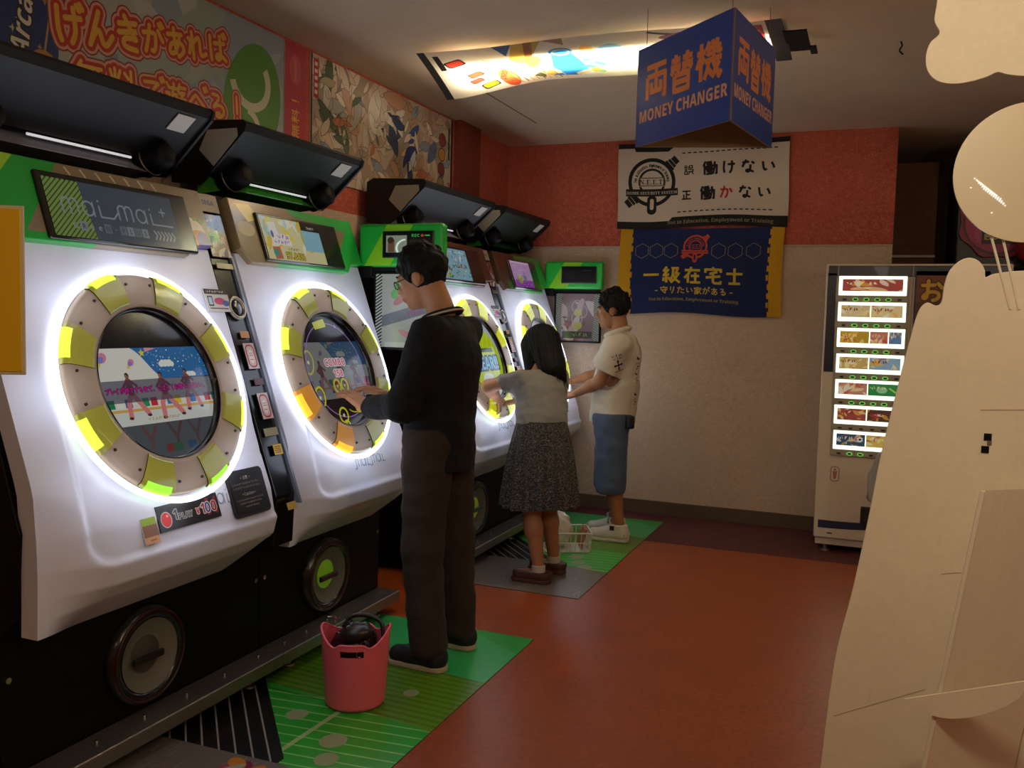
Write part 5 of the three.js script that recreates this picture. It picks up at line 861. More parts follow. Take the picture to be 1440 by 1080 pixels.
// ---------------------------------------------------------------- cardboard standee seen from behind, at the right
{
  const Z = -1.75, s = thing('cardboard_standee', 'tall cream cardboard standee seen from its plain back, with disc and cloud cut-outs', 'standee', [0.2, 0, Z]);
  const at = (u, v) => { const p = onPlane(u, v, 'z', Z); return [p.x - 0.2, p.y]; };
  const board = std({ map: speckle(236, 222, 196, 4, 5, 61), roughness: 0.8 }), edge = std({ color: 0xe6dcc4, roughness: 0.8 }), inner = std({ color: 0xb7a587, roughness: 0.9 });
  const sheet = (pts, z, t, name, label) => { const sh = new THREE.Shape(); sh.setFromPoints(new THREE.SplineCurve(pts.map(([x, y]) => new THREE.Vector2(x, y))).getPoints(pts.length * 6)); const g = new THREE.ExtrudeGeometry(sh, { depth: t, bevelEnabled: false }).translate(0, 0, z); return part(name, g, [board, edge], s, label); };
  const corner = (pts) => pts.flatMap(([x, y], i) => (i ? [[pts[i - 1][0] * 0.02 + x * 0.98, pts[i - 1][1] * 0.02 + y * 0.98], [x, y]] : [[x, y]]));
  const outline = [[1155, 1080], [1175, 930], [1200, 830], [1222, 730], [1240, 640], [1262, 550], [1280, 480], [1292, 440], [1303, 427], [1316, 431], [1325, 425], [1329, 402], [1336, 382], [1350, 368], [1364, 364], [1376, 369], [1383, 380], [1385, 391], [1400, 386], [1440, 382], [1500, 384], [1560, 420], [1600, 520], [1620, 800]].map(([u, v]) => at(u, v));
  const left = outline[0], slope = (outline[0][0] - outline[1][0]) / (outline[0][1] - outline[1][1]), shape = [];
  shape.push(new THREE.Vector2(left[0] + slope * (0.004 - left[1]), 0.004)); const curve = new THREE.SplineCurve(outline.map(([x, y]) => new THREE.Vector2(x, y))).getPoints(160); shape.push(...curve, new THREE.Vector2(curve[160].x + 0.02, 0.004));
  part('main_board', new THREE.ExtrudeGeometry(new THREE.Shape(shape), { depth: 0.008, bevelEnabled: true, bevelSize: 0.0015, bevelThickness: 0.0015, bevelSegments: 2 }).translate(0, 0, -0.004), board, s);
  sheet([[1322, -60], [1318, 0], [1314, 30], [1321, 48], [1308, 62], [1302, 80], [1304, 100], [1316, 114], [1336, 119], [1360, 117], [1385, 110], [1402, 103], [1416, 106], [1440, 108], [1480, 104], [1520, 60], [1520, -60], [1420, -90], [1322, -60]].map(([u, v]) => at(u, v)), 0.0, 0.008, 'cloud_board', 'cloud-shaped cardboard cut-out');
  const dc = at(1447, 244), dr = Math.hypot(...at(1341, 235).map((q, i) => q - dc[i]));
  part('disc_board', new THREE.CylinderGeometry(dr, dr, 0.008, 96).rotateX(Math.PI / 2).translate(dc[0], dc[1], 0.012), phys({ color: 0xdecdac, roughness: 0.35, clearcoat: 0.4, clearcoatRoughness: 0.1 }), s, 'round glossy cardboard disc');
  // glowing dots stand in for lights reflected in the glossy disc
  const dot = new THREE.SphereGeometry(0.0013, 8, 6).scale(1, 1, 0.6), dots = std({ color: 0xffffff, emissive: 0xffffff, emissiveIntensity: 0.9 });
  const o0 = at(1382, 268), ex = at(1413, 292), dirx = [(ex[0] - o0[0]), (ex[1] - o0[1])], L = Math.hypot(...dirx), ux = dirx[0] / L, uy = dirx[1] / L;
  for (const [row, n] of [[0, 12], [1, 12], [2.6, 13], [3.6, 13], [4.6, 12]]) for (let i = 0; i < n; i++) part('reflection_dot', dot.clone().translate(o0[0] + ux * L * i / 11.5 - uy * -0.0052 * -row * -1 + (row % 2) * 0.001, o0[1] + uy * L * i / 11.5 + ux * 0.0052 * row, 0.0165), dots, s);
  for (const [u, v] of [[1364, 266], [1393, 301]]) { const p = at(u, v); part('reflection_dot', dot.clone().translate(p[0], p[1], 0.0165), dots, s); }
  for (const [a, b] of [[[1384, 328], [1422, 402]], [[1402, 334], [1434, 402]]]) { const p = at(...a), q = at(...b); part('stick', bar(V(p[0], p[1] + 0.03, 0.006), V(q[0], q[1] - 0.04, 0.006), 0.0022, 8), edge, s); }
  const back = at(1500, 400); part('spine', rbox(0.05, 1.45, 0.012, 0.004, back[0] + 0.01, 1.42, -0.012), board, s);
  // folded support leaning on the back
  const zFlap = 0.125, atF = (u, v) => { const p = onPlane(u, v, 'z', Z + zFlap); return V(p.x - 0.2, p.y, zFlap); };
  const f0 = atF(1382, 690), f1 = atF(1298, 1085), fb = f1.clone().lerp(f0, -f1.y / (f0.y - f1.y)).setY(0.004), RUN = 0.15;
  const flapPt = (a, q, h) => { const p = fb.clone().lerp(f0, q); return V(p.x + a * RUN + h * 0.62, p.y, lerp(zFlap, 0.012, a) + h * 0.78); };
  part('support_flap', merge([gridGeo(8, 8, (a, q) => flapPt(a, q, 0.003)), gridGeo(8, 8, (a, q) => flapPt(1 - a, q, -0.003))]), board, s, 'folded cardboard support leaning out from the back');
  part('flap_edge', extrudeZ([[fb.x - 0.0035, fb.y], [f0.x - 0.0035, f0.y], [f0.x + 0.0035, f0.y], [fb.x + 0.0035, fb.y]], zFlap - 0.004, zFlap + 0.004, 0.001), edge, s, 'pale corrugated edge of the folded support');
  const [t0, t1, t2, t3, t4] = [[1272, 980], [1318, 1005], [1375, 1003], [1430, 980], [1440, 955]].map(([u, v]) => { const p = atF(u, v); return [p.x, p.y]; });
  part('tuck_tab', new THREE.ExtrudeGeometry(new THREE.Shape(new THREE.SplineCurve([t0, t1, t2, t3, t4].map(([x, y]) => new THREE.Vector2(x, y))).getPoints(30)), { depth: 0.004, bevelEnabled: false }).translate(0, 0, zFlap + 0.006), board, s);
  for (const [a, b] of [[[1172, 1005], [1300, 968]], [[1323, 806], [1352, 804]], [[1378, 576], [1440, 576]]]) { const p = at(...a), q = at(...b); part('cut_line', bar(V(p[0], p[1], 0.0056), V(q[0], q[1], 0.0056), 0.0008, 6), inner, s); }
  const sq = at(1388, 622); for (const [dx, dy] of [[0, 0.010], [-0.003, -0.012]]) part('black_mark', box(0.012, 0.012, 0.002, sq[0] + dx, sq[1] + dy, 0.0062), blackMat, s);
  part('mark_bridge', box(0.007, 0.008, 0.002, sq[0] + 0.003, sq[1], 0.006), std({ color: 0x6a6258, roughness: 0.7 }), s);
}
// ---------------------------------------------------------------- grey plastic bag on the floor behind the standee
{
  const g = new THREE.SphereGeometry(1, 36, 30), p = g.attributes.position; for (let i = 0; i < p.count; i++) { const x = p.getX(i), y = p.getY(i), z = p.getZ(i), n = 1 + noise.noise(x * 2.2, y * 2.8 + 4, z * 2.2) * 0.3; p.setXYZ(i, x * 0.10 * n * (y > 0 ? 1 : 0.7), 0.30 + y * 0.24 * n, z * 0.08 * n); } g.computeVertexNormals();
  const base = onPlane(1228, 652, 'z', -5.4); single('plastic_bag', g, phys({ color: 0xa9a092, roughness: 0.35, transmission: 0.25, thickness: 0 }), 'crumpled grey plastic bag hanging in front of the vending machine', 'bag', [base.x + 0.07, base.y - 0.50, -5.4]);
  single('bag_stand', merge([new THREE.CylinderGeometry(0.16, 0.17, 0.02, 32).translate(0, 0.01, 0), new THREE.CylinderGeometry(0.012, 0.012, 0.55, 12).translate(0, 0.285, 0), new THREE.CylinderGeometry(0.09, 0.07, 0.10, 24).translate(0, 0.07, 0)]), steelMat, 'small metal stand holding the grey plastic bag', 'stand', [base.x + 0.20, 0, -5.4]);
}
// ---------------------------------------------------------------- dark prize machine in the recess with its pink sign
{
  const c = thing('prize_machine', 'dark prize machine cabinet half hidden behind the cardboard standee', 'arcade machine', [1.10, 0, -6.78]);
  part('body', rbox(1.30, 2.66, 0.9, 0.02, 0.0, 1.33, -0.46), phys({ color: 0x14131b, roughness: 0.35, clearcoat: 0.3 }), c);
  part('header', rbox(1.32, 0.24, 0.06, 0.02, 0.0, 2.52, 0.01), std({ color: 0x1b1a22, roughness: 0.5 }), c);
  const p0 = onPlane(1350, 318, 'z', -6.72), s = thing('round_sign', 'pink octagonal sign with yellow Japanese lettering on the dark prize machine', 'sign', [p0.x + 0.235, p0.y + 0.03, -6.775]);
  const sh = new THREE.Shape(); for (let i = 0; i < 40; i++) { const a = i / 40 * Math.PI * 2, k = 1 - 0.05 * Math.cos(a * 8), x = Math.cos(a) * 0.235 * k, y = Math.sin(a) * 0.235 * k; i ? sh.lineTo(x, y) : sh.moveTo(x, y); }
  const g = new THREE.ExtrudeGeometry(sh, { depth: 0.012, bevelEnabled: true, bevelSize: 0.003, bevelThickness: 0.003, bevelSegments: 2 }), uv = g.attributes.uv, ps = g.attributes.position; for (let i = 0; i < ps.count; i++) uv.setXY(i, ps.getX(i) / 0.48 + 0.5, ps.getY(i) / 0.48 + 0.5);
  part('plate', g, std({ roughness: 0.4, map: canvasTex(512, 512, (q, w, h) => { q.fillStyle = '#8f1f45'; q.fillRect(0, 0, w, h); disc(q, 256, 256, 232, 232, '#5a1430'); disc(q, 256, 256, 214, 214, '#b0305e'); q.fillStyle = '#3a1020'; q.fillRect(90, 60, 330, 160); disc(q, 130, 250, 36, 36, '#d8d0c8'); disc(q, 210, 190, 34, 36, '#d8a03a'); latin(q, 'H', 150, 110, 90, '#c8c4c0'); q.fillStyle = '#2a0c18'; q.fillRect(150, 262, 300, 150); write(q, 'サラバ愛しき', 165, 276, 46, { color: '#e0cf6a', weight: 0.13 }); write(q, '悲しみたちよ', 165, 338, 46, { color: '#e0cf6a', weight: 0.13 }); disc(q, 430, 350, 50, 60, '#e03a86'); poly(q, [[100, 320], [150, 270], [150, 410], [120, 400]], '#c04a70'); }) }), s);
  const t = thing('toy_apple', 'round red and white toy with a green leaf on the prize machine', 'toy', [p0.x + 0.44, p0.y - 0.155, -6.62]);
  const rg = new THREE.SphereGeometry(0.12, 40, 28).scale(1, 0.95, 0.9); part('body', rg, phys({ color: 0x9c2a18, roughness: 0.4, clearcoat: 0.3 }), t); part('patch', new THREE.SphereGeometry(0.07, 28, 20).scale(1, 0.8, 0.5).translate(-0.01, -0.03, 0.085), std({ color: 0xd8cfc2, roughness: 0.6 }), t);
  part('leaf', new THREE.SphereGeometry(0.05, 24, 14).scale(1.2, 0.25, 0.6).rotateZ(0.5).translate(-0.07, 0.115, 0.03), std({ color: 0x1f7a2c, roughness: 0.5 }), t); part('bobble', new THREE.SphereGeometry(0.035, 20, 14).translate(0.03, 0.135, 0.04), std({ color: 0xd8a860, roughness: 0.6 }), t);
  part('shelf', rbox(0.5, 0.02, 0.18, 0.005, p0.x + 0.44 - 1.10, p0.y - 0.282, 0.13), blackMat, c);
}
// ---------------------------------------------------------------- people: smooth distance fields, meshed with surface nets
const cone = (a, b, ra, rb, flat) => {                  // a tapered capsule; flat = [direction, ratio] makes it thinner along a direction
  const bx = b.x - a.x, by = b.y - a.y, bz = b.z - a.z, bb = bx * bx + by * by + bz * bz || 1e-9, f = flat?.[0], q = flat ? flat[1] - 1 : 0;
  return (x, y, z) => {
    let px = x - a.x, py = y - a.y, pz = z - a.z;
    const t = Math.min(1, Math.max(0, (px * bx + py * by + pz * bz) / bb));
    px -= bx * t; py -= by * t; pz -= bz * t;
    if (f) { const d = (px * f.x + py * f.y + pz * f.z) * q; px += f.x * d; py += f.y * d; pz += f.z * d; }
    return Math.sqrt(px * px + py * py + pz * pz) - (ra + (rb - ra) * t);
  };
};
const ellip = (c, rx, ry, rz) => (x, y, z) => {
  const px = x - c.x, py = y - c.y, pz = z - c.z, k0 = Math.sqrt((px / rx) ** 2 + (py / ry) ** 2 + (pz / rz) ** 2), k1 = Math.sqrt((px / rx / rx) ** 2 + (py / ry / ry) ** 2 + (pz / rz / rz) ** 2);
  return k1 < 1e-9 ? -Math.min(rx, ry, rz) : k0 * (k0 - 1) / k1;
};
const blend = (list, k) => (x, y, z) => { let d = list[0](x, y, z); for (let i = 1; i < list.length; i++) { const e = list[i](x, y, z), h = Math.max(k - Math.abs(d - e), 0) / k; d = Math.min(d, e) - h * h * k * 0.25; } return d; };
function nets(f, lo, hi, cell) {
  const nx = Math.ceil((hi.x - lo.x) / cell) + 1, ny = Math.ceil((hi.y - lo.y) / cell) + 1, nz = Math.ceil((hi.z - lo.z) / cell) + 1, val = new Float32Array(nx * ny * nz), id = new Int32Array(nx * ny * nz).fill(-1), at = (i, j, k) => (k * ny + j) * nx + i;
  for (let k = 0; k < nz; k++) for (let j = 0; j < ny; j++) for (let i = 0; i < nx; i++) val[at(i, j, k)] = f(lo.x + i * cell, lo.y + j * cell, lo.z + k * cell);
  const pos = [], nor = [], idx = [], e = cell * 0.5;
  for (let k = 0; k < nz - 1; k++) for (let j = 0; j < ny - 1; j++) for (let i = 0; i < nx - 1; i++) {
    let n = 0, sx = 0, sy = 0, sz = 0; const v = [];
    for (let c = 0; c < 8; c++) v.push(val[at(i + (c & 1), j + ((c >> 1) & 1), k + (c >> 2))]);
    let neg = 0; for (const q of v) if (q < 0) neg++; if (neg === 0 || neg === 8) continue;
    for (let a = 0; a < 8; a++) for (let ax = 1; ax < 8; ax <<= 1) { if (a & ax) continue; const b = a | ax; if ((v[a] < 0) === (v[b] < 0)) continue; const t = v[a] / (v[a] - v[b]); n++; sx += (a & 1) + (ax === 1 ? t : 0); sy += ((a >> 1) & 1) + (ax === 2 ? t : 0); sz += (a >> 2) + (ax === 4 ? t : 0); }
    const x = lo.x + (i + sx / n) * cell, y = lo.y + (j + sy / n) * cell, z = lo.z + (k + sz / n) * cell;
    id[at(i, j, k)] = pos.length / 3; pos.push(x, y, z);
    const gx = f(x + e, y, z) - f(x - e, y, z), gy = f(x, y + e, z) - f(x, y - e, z), gz = f(x, y, z + e) - f(x, y, z - e), L = Math.hypot(gx, gy, gz) || 1; nor.push(gx / L, gy / L, gz / L);
  }
  const quad = (a, b, c, d, flip) => { if (a < 0 || b < 0 || c < 0 || d < 0) return; flip ? idx.push(a, c, b, a, d, c) : idx.push(a, b, c, a, c, d); };
  for (let k = 1; k < nz - 1; k++) for (let j = 1; j < ny - 1; j++) for (let i = 1; i < nx - 1; i++) {
    const s = val[at(i, j, k)] < 0;
    if (s !== val[at(i + 1, j, k)] < 0) quad(id[at(i, j - 1, k - 1)], id[at(i, j, k - 1)], id[at(i, j, k)], id[at(i, j - 1, k)], !s);
    if (s !== val[at(i, j + 1, k)] < 0) quad(id[at(i - 1, j, k - 1)], id[at(i, j, k - 1)], id[at(i, j, k)], id[at(i - 1, j, k)], s);
    if (s !== val[at(i, j, k + 1)] < 0) quad(id[at(i - 1, j - 1, k)], id[at(i, j - 1, k)], id[at(i, j, k)], id[at(i - 1, j, k)], !s);
  }
  const g = new THREE.BufferGeometry(); g.setAttribute('position', new THREE.Float32BufferAttribute(pos, 3)); g.setAttribute('normal', new THREE.Float32BufferAttribute(nor, 3)); g.setIndex(idx);
  g.setAttribute('uv', new THREE.Float32BufferAttribute(new Float32Array(pos.length / 3 * 2), 2));
  return g;
}
function boundsOf(points, pad) { const b = new THREE.Box3(); points.forEach((p) => b.expandByPoint(p)); b.expandByScalar(pad); return b; }
const mid = (a, b, t) => a.clone().lerp(b, t);

function handField(w, dir, palm, thumb, s, curl) {       // returns a field and its joints
  dir = dir.clone().normalize(); const side = thumb.clone().addScaledVector(dir, -thumb.dot(dir)).normalize(), n = new THREE.Vector3().crossVectors(dir, side); if (n.dot(palm) < 0) n.negate();
  const prims = [], joints = [w.clone()];
  const lens = [[0.040, 0.024, 0.020], [0.044, 0.027, 0.021], [0.041, 0.025, 0.020], [0.032, 0.019, 0.017]];
  for (let i = 0; i < 4; i++) {
    let p = w.clone().addScaledVector(dir, (0.088 - 0.005 * Math.abs(i - 1)) * s).addScaledVector(side, (0.032 - i * 0.0208) * s), a = 0.12, d = dir.clone().addScaledVector(side, (1.4 - i) * 0.05).normalize();
    prims.push(cone(w.clone().addScaledVector(side, (0.014 - i * 0.009) * s), p, 0.0175 * s, 0.0125 * s)); joints.push(p);
    let r = 0.0092 * s; for (const l of lens[i]) { a += curl[i]; const q = p.clone().addScaledVector(d, Math.cos(a) * l * s).addScaledVector(n, Math.sin(a) * l * s); prims.push(cone(p, q, r, r * 0.9)); p = q; r *= 0.9; joints.push(p); }
  }
  const t0 = w.clone().addScaledVector(dir, 0.022 * s).addScaledVector(side, 0.022 * s), t1 = t0.clone().addScaledVector(dir, 0.030 * s).addScaledVector(side, 0.027 * s).addScaledVector(n, 0.010 * s), t2 = t1.clone().addScaledVector(dir, 0.030 * s).addScaledVector(side, 0.010 * s).addScaledVector(n, 0.008 * s), t3 = t2.clone().addScaledVector(dir, 0.024 * s).addScaledVector(n, 0.008 * s);
  prims.push(cone(t0, t1, 0.016 * s, 0.012 * s), cone(t1, t2, 0.0112 * s, 0.010 * s), cone(t2, t3, 0.0098 * s, 0.0082 * s)); joints.push(t1, t2, t3);
  return { f: blend(prims, 0.006 * s), joints };
}
function headFrame(pos, face, roll = 0) {                // x forward, y up, z to the right of the head
  const f = face.clone().normalize(), l = new THREE.Vector3().crossVectors(f, V(0, 1, 0)).normalize(), u = new THREE.Vector3().crossVectors(l, f);
  const m = new THREE.Matrix4().makeBasis(f, u, l); if (roll) m.multiply(new THREE.Matrix4().makeRotationX(roll)); return m.setPosition(pos);
}
const headField = blend([
  ellip(V(-0.012, 0.038, 0), 0.094, 0.102, 0.077), ellip(V(0.030, -0.022, 0), 0.066, 0.098, 0.060), ellip(V(0.036, -0.072, 0), 0.050, 0.042, 0.046), cone(V(0.074, -0.097, 0), V(0.070, -0.095, 0), 0.017, 0.017),
  cone(V(0.092, 0.014, 0), V(0.112, -0.024, 0), 0.007, 0.0115), cone(V(0.100, -0.030, -0.012), V(0.100, -0.030, 0.012), 0.008, 0.008), cone(V(0.083, 0.026, -0.034), V(0.083, 0.026, 0.034), 0.0135, 0.0135),
  cone(V(0.093, -0.056, -0.016), V(0.093, -0.056, 0.016), 0.0075, 0.0075), cone(V(0.091, -0.066, -0.012), V(0.091, -0.066, 0.012), 0.008, 0.008), cone(V(0.062, -0.02, 0.040), V(0.058, -0.03, 0.040), 0.019, 0.016), cone(V(0.062, -0.02, -0.040), V(0.058, -0.03, -0.040), 0.019, 0.016),
  cone(V(-0.030, -0.035, 0), V(-0.05, -0.15, 0), 0.060, 0.056),
], 0.018);
const earField = blend([-1, 1].flatMap((s) => [ellip(V(-0.008, 0.006, s * 0.080), 0.020, 0.028, 0.009), ellip(V(-0.004, -0.020, s * 0.077), 0.012, 0.016, 0.008)]), 0.008);
const headAll = (x, y, z) => Math.min(headField(x, y, z), earField(x, y, z));
function headGeometry(m, s) { return nets(headAll, V(-0.13, -0.155, -0.10), V(0.135, 0.155, 0.10), 0.0042).scale(s, s, s).applyMatrix4(m); }

const skinTone = (c) => phys({ color: c, roughness: 0.55, sheen: 0.2, sheenColor: new THREE.Color(0.6, 0.3, 0.2) });
const hairBlack = phys({ color: 0x080605, roughness: 0.7, specularIntensity: 0.5 });
const eyeWhite = std({ color: 0xd8d0c6, roughness: 0.3 }), eyeDark = std({ color: 0x120c09, roughness: 0.2 });

function person(label, J, o) {                           // J: joints in the world; o: sizes, colours and clothes
  const root = thing('person', label, 'person', [J.pelvis.x, 0, J.pelvis.z]), off = V(-J.pelvis.x, 0, -J.pelvis.z), k = o.size, F = o.facing, hm = headFrame(J.head, o.face, o.roll);
  const put = (name, g, m, parent = root, lab) => part(name, g.translate(off.x, off.y, off.z), m, parent, lab);
  const flat = [F, 1.45], side = new THREE.Vector3().crossVectors(V(0, 1, 0), F).normalize();
  const ahead = (p, f, u, l) => p.clone().addScaledVector(F, f).add(V(0, u, 0)).addScaledVector(side, l);
  // one continuous body
  const shoulderBase = mid(J.shL, J.shR, 0.5);
  const prims = [
    cone(J.pelvis, J.chest, 0.135 * k, 0.150 * k, flat), cone(mid(J.chest, J.shL, 0.75), mid(J.chest, J.shR, 0.75), 0.070 * k, 0.070 * k), cone(J.chest, J.neck, 0.12 * k, 0.06 * k, flat), cone(J.neck, V(-0.035, -0.09, 0).multiplyScalar(k).applyMatrix4(hm), 0.058 * k, 0.054 * k),
    ...[['shL', 'elL', 'wrL'], ['shR', 'elR', 'wrR']].flatMap(([a, b, c]) => [cone(J[a], J[b], 0.052 * k, 0.041 * k), cone(J[b], mid(J[b], J[c], 0.35), 0.041 * k, 0.040 * k), cone(mid(J[b], J[c], 0.35), J[c], 0.040 * k, 0.026 * k)]),
    ...[['hipL', 'knL', 'anL'], ['hipR', 'knR', 'anR']].flatMap(([a, b, c]) => [cone(J[a], J[b], 0.085 * k, 0.056 * k), cone(J[b], mid(J[b], J[c], 0.3), 0.054 * k, 0.057 * k), cone(mid(J[b], J[c], 0.3), J[c], 0.057 * k, 0.036 * k)]),
    ...[['anL', 'toL'], ['anR', 'toR']].map(([a, b]) => cone(J[a].clone().setY(J[a].y - 0.03), J[b].clone().setY(0.045), 0.034 * k, 0.024 * k)),
  ];
  const bodyF = blend(prims, 0.03 * k), bb = boundsOf(Object.values(J).filter((p) => p.isVector3 && p !== J.head), 0.17 * k); bb.min.y = 0.01;
  const geos = [nets(bodyF, bb.min, bb.max, 0.0115), headGeometry(hm, k)];
  for (const [w, h] of [['wrL', o.handL], ['wrR', o.handR]]) { const q = handField(J[w], h.dir, h.palm, h.thumb, k, h.curl), b = boundsOf(q.joints, 0.03 * k); geos.push(nets(q.f, b.min, b.max, 0.0036)); }
  put('body', merge(geos), skinTone(o.skin));
  const local = (x, y, z) => V(x, y, z).multiplyScalar(k).applyMatrix4(hm);
  for (const s of [-1, 1]) { put('eye', new THREE.SphereGeometry(0.0105 * k, 14, 10).translate(...local(0.083, 0.006, s * 0.031)), eyeWhite); put('iris', new THREE.SphereGeometry(0.006 * k, 10, 8).translate(...local(0.0905, 0.006, s * 0.031)), eyeDark); put('eyebrow', bar(local(0.098, 0.030, s * 0.016), local(0.088, 0.034, s * 0.050), 0.0042 * k, 6), hairBlack); }
  put('mouth', bar(local(0.0995, -0.061, -0.014), local(0.0995, -0.061, 0.014), 0.0016 * k, 6), std({ color: 0x6a2c24, roughness: 0.6 }));
  // hair
  const hairF = o.hair, hg = nets(hairF, V(-0.20, o.hairLow ?? -0.12, -0.15), V(0.135, 0.19, 0.15), 0.0045).scale(k, k, k).applyMatrix4(hm);
  put('hair', hg, hairBlack);
  return { root, put, bodyF, hm, local, prims, k, F, side, ahead, off };
}
const fine = (x, y, z, f, a) => noise.noise(x * f, y * f, z * f) * a;
const shortHair = (spike) => (x, y, z) => {
  const shell = ellip(V(-0.016, 0.050, 0), 0.113, 0.114, 0.097)(x, y, z), strands = fine(x + 3, y * 0.5, z, 60, 0.006 * spike) + fine(x, y, z + 7, 26, 0.009 * spike);
  const face = ellip(V(0.118, -0.045, 0), 0.072, 0.112, 0.105)(x, y, z), lower = -(y + 0.082 + fine(x, 0.3, z, 40, 0.012) - 1.25 * Math.max(0, x + 0.03)), ear = 0.030 - Math.hypot((x + 0.006) * 0.9, y + 0.005, (Math.abs(z) - 0.088) * 0.7);
  return Math.max(shell + strands, -face, lower, ear);
};
const wrinkle = (f, amp, freq) => (x, y, z) => f(x, y, z) + noise.noise(x * freq, y * freq * 1.7, z * freq) * amp + noise.noise(x * freq * 2.3 + 4, y * freq * 2, z * freq * 2.3) * amp * 0.5;
const cut = (f, ...planes) => (x, y, z) => { let d = f(x, y, z); for (const p of planes) d = Math.max(d, p(x, y, z)); return d; };
const above = (h) => (x, y) => h - y, below = (h) => (x, y) => y - h;
const past = (p, d) => { const n = d.clone().normalize(); return (x, y, z) => (x - p.x) * n.x + (y - p.y) * n.y + (z - p.z) * n.z; };   // keeps what lies before p along d
function shoe(put, an, to, heel, m, sole, h, extra = 0) {
  const d = V(to.x - heel.x, 0, to.z - heel.z), L = d.length(); d.normalize(); const at = (t, y) => V(heel.x + d.x * L * t, y, heel.z + d.z * L * t);
  const f = cut(blend([cone(at(0.16, 0.05), at(0.80, 0.042), 0.042, 0.038), cone(at(0.18, 0.055), V(an.x, h, an.z), 0.043, 0.042), cone(at(0.55, 0.055), at(0.2, h - 0.012), 0.036, 0.036)], 0.03), above(0.020), below(h));
  const b = boundsOf([at(-0.15, 0.0), at(1.15, h + 0.01)], 0.06), s = part('x', nets(f, b.min, b.max, 0.005), m, scene); scene.remove(s);
  const up = put('shoe', s.geometry, m);
  const so = cut(blend([cone(at(0.15, 0.015), at(0.82, 0.015), 0.044, 0.041)], 0.01), above(0.0045), below(0.026)); const g2 = nets(so, b.min, b.max, 0.005); put('sole', g2, sole, up); return { up, at, d };
}
